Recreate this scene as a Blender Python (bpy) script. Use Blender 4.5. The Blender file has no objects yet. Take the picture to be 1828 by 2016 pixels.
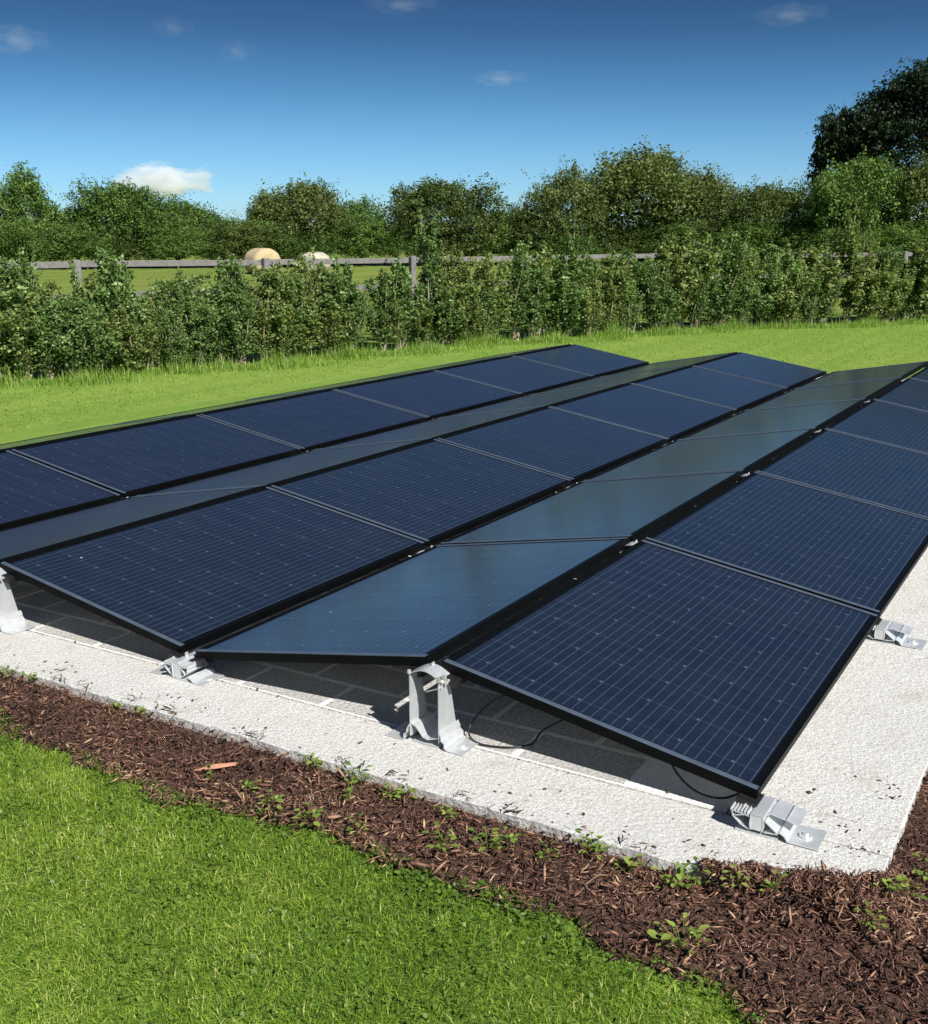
import bpy, math, random
import numpy as np
from mathutils import Vector, Matrix

R = math.radians
S = bpy.context.scene
COL = S.collection

# ------------------------------------------------------------------ camera
CX, CY, CZ, YAW, PITCH, ROLL, FPX = 1.797, -2.803, 1.594, -0.539, -0.242, -0.004, 2154.8
fw = Vector((math.sin(YAW)*math.cos(PITCH), math.cos(YAW)*math.cos(PITCH), math.sin(PITCH)))
rt = Vector((math.cos(YAW), -math.sin(YAW), 0)); upv = rt.cross(fw)
rt2 = rt*math.cos(ROLL) + upv*math.sin(ROLL); up2 = -rt*math.sin(ROLL) + upv*math.cos(ROLL)
cam = bpy.data.cameras.new('camera'); co = bpy.data.objects.new('camera', cam); COL.objects.link(co)
co.matrix_world = Matrix(((rt2.x, up2.x, -fw.x, CX), (rt2.y, up2.y, -fw.y, CY), (rt2.z, up2.z, -fw.z, CZ), (0, 0, 0, 1)))
cam.sensor_fit = 'HORIZONTAL'; cam.sensor_width = 36; cam.lens = FPX/1828*36
cam.clip_start = 0.05; cam.clip_end = 20000
S.camera = co

# ------------------------------------------------------------------ sky and sun
SUN_FROM = Vector((0.98, -0.45, 1.0)).normalized()
el = math.asin(SUN_FROM.z); az = math.atan2(SUN_FROM.x, SUN_FROM.y)
w = bpy.data.worlds.new('World'); S.world = w; w.use_nodes = True
nt = w.node_tree; nt.nodes.clear()
out = nt.nodes.new('ShaderNodeOutputWorld'); bg = nt.nodes.new('ShaderNodeBackground')
sky = nt.nodes.new('ShaderNodeTexSky'); sky.sky_type = 'NISHITA'; sky.sun_disc = False
sky.sun_elevation = el; sky.sun_rotation = az; sky.air_density = 1.0; sky.dust_density = 0.3; sky.ozone_density = 2.0
tc = nt.nodes.new('ShaderNodeTexCoord'); sx = nt.nodes.new('ShaderNodeSeparateXYZ')
ramp = nt.nodes.new('ShaderNodeValToRGB')
nt.links.new(tc.outputs['Generated'], sx.inputs[0]); nt.links.new(sx.outputs['Z'], ramp.inputs[0])
el_ = ramp.color_ramp.elements
SKY = [(0.0, (0.38, 0.53, 0.75)), (0.035, (0.32, 0.52, 0.77)), (0.08, (0.235, 0.42, 0.63)), (0.125, (0.150, 0.295, 0.45)), (0.17, (0.092, 0.182, 0.29)), (0.21, (0.068, 0.136, 0.228)), (0.30, (0.068, 0.136, 0.228)), (1.0, (0.085, 0.17, 0.28))]
el_[0].position = SKY[0][0]; el_[0].color = (*SKY[0][1], 1); el_[1].position = SKY[-1][0]; el_[1].color = (*SKY[-1][1], 1)
for p_, c_ in SKY[1:-1]:
    e = el_.new(p_); e.color = (*c_, 1)
mul = nt.nodes.new('ShaderNodeMix'); mul.data_type = 'RGBA'; mul.blend_type = 'MULTIPLY'; mul.inputs[0].default_value = 1
nt.links.new(sky.outputs[0], mul.inputs[6]); nt.links.new(ramp.outputs[0], mul.inputs[7])
nt.links.new(mul.outputs[2], bg.inputs[0]); bg.inputs[1].default_value = 0.12
nt.links.new(bg.outputs[0], out.inputs[0])
sl = bpy.data.lights.new('sun', 'SUN'); sl.energy = 5.0; sl.angle = R(0.53); sl.color = (1.0, 0.97, 0.92)
so = bpy.data.objects.new('sun', sl); COL.objects.link(so); so.location = (30, -15, 30)
so.rotation_euler = SUN_FROM.to_track_quat('Z', 'Y').to_euler()
vs = S.view_settings; vs.view_transform = 'Standard'; vs.look = 'None'; vs.exposure = 0.5
S.cycles.volume_bounces = 6
S.cycles.transparent_max_bounces = 8; vs.gamma = 1.0; vs.use_curve_mapping = False

# ------------------------------------------------------------------ helpers
def tag(o, label=None, cat=None, group=None, kind=None):
    if label: o['label'] = label
    if cat: o['category'] = cat
    if group: o['group'] = group
    if kind: o['kind'] = kind
    return o
def link(name, data, parent=None, loc=None):
    o = bpy.data.objects.new(name, data); COL.objects.link(o)
    if parent: o.parent = parent
    if loc is not None: o.location = loc
    return o
def np_mesh(name, V, F, mats, midx=None, tint=None, smooth=False, uv=None):
    """V (n,3), F (m,k) all faces with k corners"""
    V = np.asarray(V, np.float32); F = np.asarray(F, np.int32); k = F.shape[1]
    me = bpy.data.meshes.new(name)
    me.vertices.add(len(V)); me.vertices.foreach_set('co', V.ravel())
    me.loops.add(F.size); me.loops.foreach_set('vertex_index', F.ravel())
    me.polygons.add(len(F)); me.polygons.foreach_set('loop_start', np.arange(0, F.size, k, dtype=np.int32))
    try: me.polygons.foreach_set('loop_total', np.full(len(F), k, np.int32))
    except Exception: pass
    for m in mats: me.materials.append(m)
    if midx is not None: me.polygons.foreach_set('material_index', np.asarray(midx, np.int32))
    if smooth: me.polygons.foreach_set('use_smooth', np.ones(len(F), bool))
    me.update(calc_edges=True)
    if tint is not None:
        a = me.attributes.new('tint', 'FLOAT', 'FACE'); a.data.foreach_set('value', np.asarray(tint, np.float32))
    if uv is not None:
        u = me.uv_layers.new(name='UVMap'); u.data.foreach_set('uv', np.asarray(uv, np.float32)[F.ravel()].ravel())
    return me
class MB:
    def __init__(s): s.v = []; s.f = []; s.mi = []
    def add(s, vs_, fs, mi=0):
        b = len(s.v); s.v += [tuple(v) for v in vs_]; s.f += [tuple(b+i for i in f) for f in fs]; s.mi += [mi]*len(fs)
    def box(s, x0, x1, y0, y1, z0, z1, mi=0, M=None):
        vs_ = [(x, y, z) for z in (z0, z1) for (x, y) in ((x0, y0), (x1, y0), (x1, y1), (x0, y1))]
        if M is not None: vs_ = [tuple(M @ Vector(v)) for v in vs_]
        s.add(vs_, [(3, 2, 1, 0), (4, 5, 6, 7), (0, 1, 5, 4), (1, 2, 6, 5), (2, 3, 7, 6), (3, 0, 4, 7)], mi)
    def tube(s, pts, r, n=8, mi=0, caps=True):
        pts = [Vector(p) for p in pts]; rs = r if isinstance(r, (list, tuple)) else [r]*len(pts)
        rings = []; b0 = len(s.v)
        prev = None
        for i, p in enumerate(pts):
            d = (pts[min(i+1, len(pts)-1)] - pts[max(i-1, 0)]).normalized()
            a = d.orthogonal().normalized() if prev is None else (prev - d*prev.dot(d)).normalized()
            prev = a; b = d.cross(a)
            s.v += [tuple(p + (a*math.cos(2*math.pi*k/n) + b*math.sin(2*math.pi*k/n))*rs[i]) for k in range(n)]
        for i in range(len(pts)-1):
            for k in range(n):
                s.f.append((b0+i*n+k, b0+i*n+(k+1) % n, b0+(i+1)*n+(k+1) % n, b0+(i+1)*n+k)); s.mi.append(mi)
        if caps:
            s.f.append(tuple(b0+k for k in reversed(range(n)))); s.f.append(tuple(b0+(len(pts)-1)*n+k for k in range(n))); s.mi += [mi, mi]
    def sheet(s, prof, th, y0, y1, mi=0):
        """a bent sheet: profile polyline in x,z with thickness, extruded along y"""
        P = [Vector((a, b)) for a, b in prof]; L_, R_ = [], []
        for i, p in enumerate(P):
            t = Vector((0, 0))
            if i > 0: t += (P[i]-P[i-1]).normalized()
            if i < len(P)-1: t += (P[i+1]-P[i]).normalized()
            t.normalize(); n = Vector((-t.y, t.x))
            L_.append(p+n*th/2); R_.append(p-n*th/2)
        poly = L_ + R_[::-1]; m = len(poly); b = len(s.v)
        s.v += [(q.x, y0, q.y) for q in poly] + [(q.x, y1, q.y) for q in poly]
        k = len(P)
        for i in range(k-1):
            for off, rev in ((0, False), (m, True)):
                f = (b+off+i, b+off+i+1, b+off+m-2-i, b+off+m-1-i)
                s.f.append(f[::-1] if rev else f); s.mi.append(mi)
        for i in range(m):
            s.f.append((b+i, b+m+i, b+m+(i+1) % m, b+(i+1) % m)); s.mi.append(mi)
    def mesh(s, name, mats, smooth=False):
        me = bpy.data.meshes.new(name); me.from_pydata(s.v, [], s.f)
        for m in (mats if isinstance(mats, (list, tuple)) else [mats]): me.materials.append(m)
        me.polygons.foreach_set('material_index', s.mi)
        if smooth: me.polygons.foreach_set('use_smooth', [True]*len(s.f))
        me.update(); return me
def bevel(o, wd=0.001, seg=1):
    m = o.modifiers.new('bevel', 'BEVEL'); m.width = wd; m.segments = seg; m.limit_method = 'ANGLE'; return o
def copy_tree(o, parent=None):
    c = o.copy(); COL.objects.link(c)
    if parent: c.parent = parent
    for ch in list(o.children): copy_tree(ch, c)
    return c
def ordinal(i): return ['first', 'second', 'third', 'fourth', 'fifth', 'sixth', 'seventh', 'eighth', 'ninth', 'tenth', 'eleventh', 'twelfth'][i]

# ------------------------------------------------------------------ materials
def mat(name):
    m = bpy.data.materials.new(name); m.use_nodes = True; n = m.node_tree
    return m, n, n.nodes['Principled BSDF']
def N(n, t, **k):
    x = n.nodes.new(t)
    for a, b in k.items(): setattr(x, a, b)
    return x
def noise(n, scale, detail=4, rough=0.55, vec=None, dist=0.0):
    x = N(n, 'ShaderNodeTexNoise'); x.inputs['Scale'].default_value = scale; x.inputs['Detail'].default_value = detail
    x.inputs['Roughness'].default_value = rough; x.inputs['Distortion'].default_value = dist
    if vec is not None: n.links.new(vec, x.inputs['Vector'])
    return x.outputs['Fac']
def cramp(n, src, stops):
    r = N(n, 'ShaderNodeValToRGB'); e = r.color_ramp.elements
    e[0].position = stops[0][0]; e[0].color = (*stops[0][1], 1); e[1].position = stops[-1][0]; e[1].color = (*stops[-1][1], 1)
    for p, c in stops[1:-1]:
        q = e.new(p); q.color = (*c, 1)
    n.links.new(src, r.inputs[0]); return r.outputs[0]
def mixc(n, fac, a, b, mode='MIX'):
    x = N(n, 'ShaderNodeMix', data_type='RGBA', blend_type=mode)
    for i, v in ((0, fac), (6, a), (7, b)):
        if hasattr(v, 'is_linked'): n.links.new(v, x.inputs[i])
        else: x.inputs[i].default_value = v if i == 0 else (*v, 1)
    return x.outputs[2]
def math_(n, op, a, b=None, clamp=False):
    x = N(n, 'ShaderNodeMath', operation=op); x.use_clamp = clamp
    for i, v in ((0, a), (1, b)):
        if v is None: continue
        if hasattr(v, 'is_linked'): n.links.new(v, x.inputs[i])
        else: x.inputs[i].default_value = v
    return x.outputs[0]
def bump(n, bs, h, strength=0.5, dist=0.01):
    b = N(n, 'ShaderNodeBump'); b.inputs['Strength'].default_value = strength; b.inputs['Distance'].default_value = dist
    n.links.new(h, b.inputs['Height']); n.links.new(b.outputs[0], bs.inputs['Normal'])
def objco(n): return N(n, 'ShaderNodeTexCoord').outputs['Object']
def simple(name, c, rough=0.5, metal=0.0, vary=0.0, scale=30, bumps=0.0):
    m, n, b = mat(name); b.inputs['Roughness'].default_value = rough; b.inputs['Metallic'].default_value = metal
    oc = objco(n)
    f = noise(n, scale, 5, 0.6, oc)
    n.links.new(cramp(n, f, [(0.25, tuple(x*(1-vary) for x in c)), (0.75, tuple(min(1, x*(1+vary)) for x in c))]), b.inputs['Base Color'])
    if bumps: bump(n, b, noise(n, scale*6, 3, 0.6, oc), bumps, 0.002)
    return m
def leafmat(name, stops, transl=0.25, rough=0.5, spec=0.35):
    m, n, b = mat(name)
    a = N(n, 'ShaderNodeAttribute'); a.attribute_name = 'tint'
    oi = N(n, 'ShaderNodeObjectInfo')
    v = math_(n, 'ADD', a.outputs['Fac'], math_(n, 'MULTIPLY', math_(n, 'SUBTRACT', oi.outputs['Random'], 0.5), 0.22))
    c = cramp(n, v, stops)
    n.links.new(c, b.inputs['Base Color']); b.inputs['Roughness'].default_value = rough
    b.inputs['Specular IOR Level'].default_value = spec
    t = N(n, 'ShaderNodeBsdfTranslucent'); n.links.new(mixc(n, 1.0, c, (1.25, 1.3, 0.6), 'MULTIPLY'), t.inputs[0])
    mx = N(n, 'ShaderNodeMixShader'); mx.inputs[0].default_value = transl
    n.links.new(b.outputs[0], mx.inputs[1]); n.links.new(t.outputs[0], mx.inputs[2])
    n.links.new(mx.outputs[0], n.nodes['Material Output'].inputs[0])
    return m

# ground (lawn and meadow)
def lawn_mat(name='lawn', k=(1, 1, 1), mow=0.35):
    m, n, b = mat(name); oc = objco(n)
    big = noise(n, 0.35, 4, 0.6, oc); mid = noise(n, 2.2, 5, 0.65, oc); fine = noise(n, 38, 6, 0.75, oc)
    c = cramp(n, fine, [(0.30, (0.075, 0.15, 0.022)), (0.5, (0.155, 0.27, 0.036)), (0.72, (0.25, 0.375, 0.062))])
    c = mixc(n, math_(n, 'MULTIPLY', mid, 0.55), c, (0.24, 0.31, 0.045))
    c = mixc(n, cramp(n, big, [(0.4, (0, 0, 0)), (0.65, (0.4, 0.4, 0.4))]), c, (0.12, 0.25, 0.03))
    mp = N(n, 'ShaderNodeMapping'); mp.inputs['Rotation'].default_value = (0, 0, 0.42); mp.inputs['Scale'].default_value = (1.9, 0.10, 1); n.links.new(oc, mp.inputs[0])
    st = noise(n, 1.0, 3, 0.5, mp.outputs[0]); wn = noise(n, 7.0, 5, 0.7, oc)
    c = mixc(n, cramp(n, st, [(0.42, (0, 0, 0)), (0.58, (mow,)*3)]), c, (0.30, 0.36, 0.065))
    c = mixc(n, cramp(n, wn, [(0.50, (0, 0, 0)), (0.70, (0.5,)*3)]), c, (0.085, 0.165, 0.024))
    c = mixc(n, 1.0, c, k, 'MULTIPLY')
    n.links.new(c, b.inputs['Base Color']); b.inputs['Roughness'].default_value = 0.85; b.inputs['Specular IOR Level'].default_value = 0.15
    bump(n, b, fine, 0.7, 0.02); return m
M_lawn = lawn_mat('lawn', (1.0, 1.02, 1.2)); M_meadow = lawn_mat('meadow', (0.80, 0.72, 0.9), 0.6)
def soil_mat():
    m, n, b = mat('bark_soil'); oc = objco(n); f = noise(n, 60, 6, 0.7, oc)
    n.links.new(cramp(n, f, [(0.3, (0.03, 0.016, 0.011)), (0.7, (0.14, 0.066, 0.042))]), b.inputs['Base Color'])
    b.inputs['Roughness'].default_value = 0.9; bump(n, b, f, 1.0, 0.015); return m
M_soil = soil_mat()
def concrete_mat(name, base, dark, grain=150):
    m, n, b = mat(name); oc = objco(n)
    f1 = noise(n, grain, 4, 0.7, oc); f2 = noise(n, 9, 5, 0.65, oc); f3 = noise(n, 1.7, 4, 0.6, oc)
    vo = N(n, 'ShaderNodeTexVoronoi'); vo.inputs['Scale'].default_value = 60; n.links.new(oc, vo.inputs['Vector'])
    c = cramp(n, f1, [(0.36, tuple(x*0.42 for x in base)), (0.52, base), (0.75, tuple(min(0.85, x*1.15) for x in base))])
    c = mixc(n, cramp(n, f2, [(0.50, (0, 0, 0)), (0.80, (0.45,)*3)]), c, dark)
    f4 = noise(n, 42, 5, 0.75, oc)
    if name == 'pale_concrete':
        f5 = noise(n, 5.5, 7, 0.72, oc)
        c = mixc(n, cramp(n, f5, [(0.55, (0, 0, 0)), (0.68, (0.40,)*3)]), c, (0.36, 0.29, 0.23))
    c = mixc(n, cramp(n, f4, [(0.50, (0, 0, 0)), (0.70, (0.55,)*3)]), c, tuple(x*0.62 for x in base))
    c = mixc(n, cramp(n, f3, [(0.45, (0, 0, 0)), (0.75, (0.3,)*3)]), c, tuple(x*0.7+0.02 for x in base))
    c = mixc(n, cramp(n, vo.outputs['Distance'], [(0.0, (0.75,)*3), (0.22, (0,)*3)]), c, tuple(x*0.50 for x in base))
    n.links.new(c, b.inputs['Base Color']); b.inputs['Roughness'].default_value = 0.93; b.inputs['Specular IOR Level'].default_value = 0.2
    h = math_(n, 'ADD', f1, math_(n, 'MULTIPLY', vo.outputs['Distance'], 0.8)); bump(n, b, h, 0.8, 0.004); return m
M_conc = concrete_mat('pale_concrete', (0.66, 0.65, 0.61), (0.40, 0.38, 0.34))
M_block = concrete_mat('grey_block', (0.50, 0.49, 0.46), (0.28, 0.27, 0.25), 90)
M_sand = concrete_mat('joint_sand', (0.90, 0.88, 0.83), (0.7, 0.67, 0.6), 200)

def glass_mat():
    m, n, b = mat('panel_glass')
    uv = N(n, 'ShaderNodeUVMap'); sp = N(n, 'ShaderNodeSeparateXYZ'); n.links.new(uv.outputs[0], sp.inputs[0])
    U, V = sp.outputs['X'], sp.outputs['Y']        # metres along the row, metres down the slope
    def line(src, pitch, off, wd, soft=0.3):
        f = math_(n, 'FRACT', math_(n, 'DIVIDE', math_(n, 'SUBTRACT', src, off), pitch))
        d = math_(n, 'MULTIPLY', math_(n, 'ABSOLUTE', math_(n, 'SUBTRACT', f, 0.5)), pitch)  # distance from line centre, metres
        return math_(n, 'SUBTRACT', 1.0, math_(n, 'DIVIDE', d, wd), True)
    bus = line(V, 0.0335, 0.0, 0.0019)
    cell_u = line(U, 0.1675, 0.02, 0.0018); cell_v = line(V, 0.1675, 0.026, 0.0020)
    halfc = line(U, 0.08375, 0.02, 0.0010)
    dot = math_(n, 'MULTIPLY', line(U, 0.1675, 0.02, 0.010), line(V, 0.1675, 0.026, 0.0060))
    oc = N(n, 'ShaderNodeTexCoord').outputs['Object']
    cellid = N(n, 'ShaderNodeTexVoronoi'); cellid.inputs['Scale'].default_value = 3.0; n.links.new(oc, cellid.inputs['Vector'])
    oi = N(n, 'ShaderNodeObjectInfo')
    base = mixc(n, noise(n, 5, 3, 0.5, oc), (0.0028, 0.0058, 0.013), (0.0048, 0.0082, 0.020))
    base = mixc(n, math_(n, 'MULTIPLY', oi.outputs['Random'], 0.5), base, (0.0050, 0.0130, 0.021))
    c = mixc(n, math_(n, 'MULTIPLY', bus, 0.42), base, (0.15, 0.20, 0.31))
    c = mixc(n, math_(n, 'MULTIPLY', cell_u, 0.42), c, (0.10, 0.14, 0.22))
    c = mixc(n, math_(n, 'MULTIPLY', cell_v, 0.45), c, (0.002, 0.003, 0.005))
    c = mixc(n, math_(n, 'MULTIPLY', dot, 0.50), c, (0.24, 0.30, 0.42))
    dust = noise(n, 1.6, 6, 0.7, oc); dust2 = noise(n, 60, 3, 0.6, oc)
    mp = N(n, 'ShaderNodeMapping'); mp.inputs['Scale'].default_value = (1.2, 9, 1); n.links.new(oc, mp.inputs[0])
    streak = noise(n, 2.5, 5, 0.6, mp.outputs[0])
    c = mixc(n, math_(n, 'MULTIPLY', math_(n, 'MULTIPLY', dust, dust2), 0.07), c, (0.30, 0.31, 0.30))
    c = mixc(n, math_(n, 'MULTIPLY', math_(n, 'SUBTRACT', streak, 0.45, True), 0.07), c, (0.30, 0.31, 0.29))
    sv = N(n, 'ShaderNodeTexVoronoi'); sv.inputs['Scale'].default_value = 2.3; sv.inputs['Randomness'].default_value = 1.0
    ofs = N(n, 'ShaderNodeVectorMath', operation='ADD'); n.links.new(oc, ofs.inputs[0])
    cmb = N(n, 'ShaderNodeCombineXYZ'); n.links.new(math_(n, 'MULTIPLY', oi.outputs['Random'], 40.0), cmb.inputs[0]); n.links.new(cmb.outputs[0], ofs.inputs[1]); n.links.new(ofs.outputs[0], sv.inputs['Vector'])
    spot = math_(n, 'LESS_THAN', sv.outputs['Distance'], 0.013)
    c = mixc(n, math_(n, 'MULTIPLY', spot, 0.8), c, (0.55, 0.55, 0.50))
    n.links.new(c, b.inputs['Base Color'])
    b.inputs['IOR'].default_value = 2.2; b.inputs['Specular IOR Level'].default_value = 0.5
    n.links.new(math_(n, 'ADD', 0.09, math_(n, 'MULTIPLY', dust, 0.17)), b.inputs['Roughness'])
    b.inputs['Sheen Weight'].default_value = 0.075; b.inputs['Sheen Roughness'].default_value = 0.35; b.inputs['Sheen Tint'].default_value = (0.72, 0.84, 1.0, 1)
    bump(n, b, noise(n, 260, 2, 0.5, oc), 0.04, 0.001)
    return m
M_glass = glass_mat()
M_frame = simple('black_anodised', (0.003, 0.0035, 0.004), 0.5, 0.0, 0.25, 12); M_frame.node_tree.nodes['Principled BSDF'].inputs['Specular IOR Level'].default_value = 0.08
M_lip = simple('sky_tinted_lip', (0.10, 0.13, 0.175), 0.36, 0.35, 0.2, 12)  # black anodised lip with the sky's reflection put into its base colour
M_back = simple('backsheet', (0.68, 0.69, 0.70), 0.6)
M_alu = simple('mill_aluminium', (0.68, 0.70, 0.71), 0.33, 0.5, 0.14, 25, 0.15)
M_steel = simple('bright_bolt', (0.72, 0.72, 0.70), 0.3, 0.5, 0.05, 40)
M_rub = simple('black_plastic', (0.012, 0.012, 0.013), 0.45, 0, 0.2, 50)
M_rail = simple('weathered_timber', (0.19, 0.18, 0.165), 0.9, 0, 0.35, 14, 0.5)
M_bark = simple('bark', (0.10, 0.075, 0.05), 0.95, 0, 0.4, 30, 0.6)
M_palebark = simple('pale_stem', (0.34, 0.28, 0.20), 0.9, 0, 0.35, 30, 0.4)
M_straw = simple('straw', (0.45, 0.36, 0.20), 0.95, 0, 0.3, 26, 0.9)
M_straw2 = simple('pale_straw', (0.48, 0.46, 0.35), 0.95, 0, 0.3, 26, 0.9)
M_chipA = simple('bark_chip', (0.11, 0.048, 0.033), 0.8, 0, 0.6, 45, 0.5)
M_litter = simple('dry_litter', (0.075, 0.046, 0.036), 0.85, 0, 0.6, 60, 0.4)
M_wood = simple('split_wood', (0.42, 0.20, 0.12), 0.8, 0, 0.3, 40, 0.5)
M_hedge = leafmat('hedge_leaf', [(0, (0.0321, 0.0600, 0.0177)), (0.35, (0.0843, 0.1499, 0.0355)), (0.7, (0.1605, 0.2533, 0.0690)), (1, (0.3049, 0.4344, 0.1676))], 0.28, 0.5, 0.28)
M_hedge2 = leafmat('hedge_leaf_olive', [(0, (0.0483, 0.0629, 0.0200)), (0.4, (0.1273, 0.1775, 0.0420)), (0.75, (0.2195, 0.2841, 0.0800)), (1, (0.3512, 0.4058, 0.1599))], 0.28, 0.5, 0.25)
M_hedge3 = leafmat('russet_leaf', [(0.0, (0.035, 0.022, 0.018)), (0.5, (0.075, 0.055, 0.035)), (1.0, (0.10, 0.12, 0.05))], 0.2, 0.5, 0.35)
M_tree = leafmat('hawthorn_leaf', [(0, (0.0309, 0.0634, 0.0149)), (0.4, (0.0968, 0.1784, 0.0362)), (0.75, (0.1700, 0.2726, 0.0585)), (1, (0.2626, 0.3568, 0.1064))], 0.28, 0.5, 0.3)
M_tree2 = leafmat('hawthorn_leaf_russet', [(0, (0.0320, 0.0498, 0.0141)), (0.4, (0.0952, 0.1378, 0.0343)), (0.75, (0.1637, 0.2090, 0.0554)), (1, (0.2589, 0.2579, 0.1008))], 0.28, 0.5, 0.3)
M_oak = leafmat('dark_leaf', [(0, (0.0070, 0.0150, 0.0072)), (0.5, (0.0224, 0.0405, 0.0162)), (1, (0.0525, 0.0788, 0.0306))], 0.15, 0.5, 0.25)
M_blade = leafmat('grass_blade', [(0, (0.0352, 0.0712, 0.0103)), (0.35, (0.1310, 0.2303, 0.0239)), (0.7, (0.2518, 0.3838, 0.0394)), (0.86, (0.4029, 0.4935, 0.0770)), (1, (0.6043, 0.6032, 0.2225))], 0.35, 0.5, 0.3)
M_tall = leafmat('tall_grass', [(0, (0.0907, 0.1835, 0.0240)), (0.5, (0.2041, 0.3478, 0.0440)), (0.75, (0.3175, 0.4347, 0.0960)), (1, (0.4687, 0.4830, 0.2320))], 0.35, 0.6, 0.2)
M_weed = leafmat('weed_leaf', [(0.0, (0.07, 0.14, 0.02)), (0.5, (0.17, 0.27, 0.04)), (1.0, (0.35, 0.42, 0.10))], 0.35, 0.45, 0.4)

# ------------------------------------------------------------------ terrain: one sheet to the horizon
def sstep(a, b, x):
    t = np.clip((x-a)/(b-a), 0, 1); return t*t*(3-2*t)
GZ = -0.05
def gz(x, y):
    x = np.asarray(x, float); y = np.asarray(y, float)
    d = np.hypot(x-CX, y-CY)
    return GZ + 0.55*sstep(26, 62, d) + 0.012*np.sin(x*0.9+1)*np.sin(y*0.7)*sstep(9, 14, d)
def axis(c):
    a = np.concatenate([np.arange(0, 20, 0.5), np.arange(20, 90, 3), np.geomspace(90, 9000, 26)])
    return np.concatenate([-a[:0:-1], a]) + c
gx = axis(-2.0); gy = axis(5.0); XX, YY = np.meshgrid(gx, gy)
ZZ = gz(XX, YY); n_ = len(gx); m_ = len(gy)
idx = np.arange(n_*m_).reshape(m_, n_)
F = np.stack([idx[:-1, :-1], idx[:-1, 1:], idx[1:, 1:], idx[1:, :-1]], -1).reshape(-1, 4)
Vg = np.stack([XX, YY, ZZ], -1).reshape(-1, 3); cf = Vg[F].mean(1)
fx = np.interp(cf[:, 1], [-4.5, 4.2, 6.99, 10.33, 16.44, 22.94, 31], [-15.0, -11.55, -10.79, -9.63, -7.39, -2.52, 6])
beyond = (cf[:, 0] < fx) | (cf[:, 1] > 31)
tag(link('ground', np_mesh('ground', Vg, F[~beyond], [M_lawn], smooth=True)), kind='structure')
tag(link('meadow', np_mesh('meadow', Vg, F[beyond], [M_meadow], smooth=True)), kind='structure')

# ------------------------------------------------------------------ bark mulch bed
rng = np.random.default_rng(5)
def wob(t, s=0.0): return 0.030*math.sin(t*3.1+s) + 0.02*math.sin(t*7.7+2*s) + 0.016*math.sin(t*17+s) + 0.012*math.sin(t*31+2*s) + (0.085*max(0, min(1, -0.75-t)) if s == 1.0 else 0)
PADX0, PADX1, PADY0, PADY1 = -5.85, 1.43, -0.30, 10.9
mb = MB()
lo, hi = [], []
xs = np.arange(-7.0, 2.31, 0.05)
for x in xs:
    y0 = -0.645 + wob(x, 1.0)
    if x > 1.2: y0 -= (x-1.2)*0.5
    lo.append((x, y0, GZ+0.008)); hi.append((x, PADY0-0.002, GZ+0.016))
k = len(lo); mb.add(lo+hi, [(i, i+1, k+i+1, k+i) for i in range(k-1)])
ys = np.arange(PADY0-0.002, 11.5, 0.06); le, ri = [], []
for y in ys: le.append((PADX1+0.002, y, GZ+0.016)); ri.append((2.27+wob(y, 3.), y, GZ+0.008))
k = len(le); mb.add(le+ri, [(i, k+i, k+i+1, i+1) for i in range(k-1)])
def mound(x, y):
    if y < PADY0 and x < PADX1+0.02: a = min(1, max(0, (x-1.02)/0.14)); d = PADY0-y
    elif x >= PADX1 and y < -0.02: a = min(1, max(0, (-0.02-y)/0.12)); d = math.hypot(x-PADX1, max(0, PADY0-y))
    else: return 0.0
    return 0.047*a*a*(3-2*a)*math.exp(-(d/0.085)**2)
nxm, nym = 26, 30; gxm = [0.98+0.74*i/(nxm-1) for i in range(nxm)]; gym = [-0.60+0.62*i/(nym-1) for i in range(nym)]
gv_ = [(x, y, GZ+0.0125+mound(x, y)) for y in gym for x in gxm]
gf_ = []
for jj in range(nym-1):
    for ii in range(nxm-1):
        xm, ym = gxm[ii], gym[jj]
        if gxm[ii+1] < PADX1+0.02 and gym[jj+1] > PADY0+0.018: continue
        gf_.append((jj*nxm+ii, jj*nxm+ii+1, (jj+1)*nxm+ii+1, (jj+1)*nxm+ii))
mb.add(gv_, gf_)
spl = [(x, PADY0-0.003, 0.003) for x in np.arange(1.08, PADX1+0.03, 0.02)]; spt = [(x, PADY0 + (x-1.08)*0.44 + 0.008*math.sin(x*40), 0.0015) for x, _, _ in spl]
k = len(spl); mb.add(spl+spt, [(i, i+1, k+i+1, k+i) for i in range(k-1)])
tag(link('mulch_bed', mb.mesh('mulch_bed', M_soil)), kind='structure')
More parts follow.
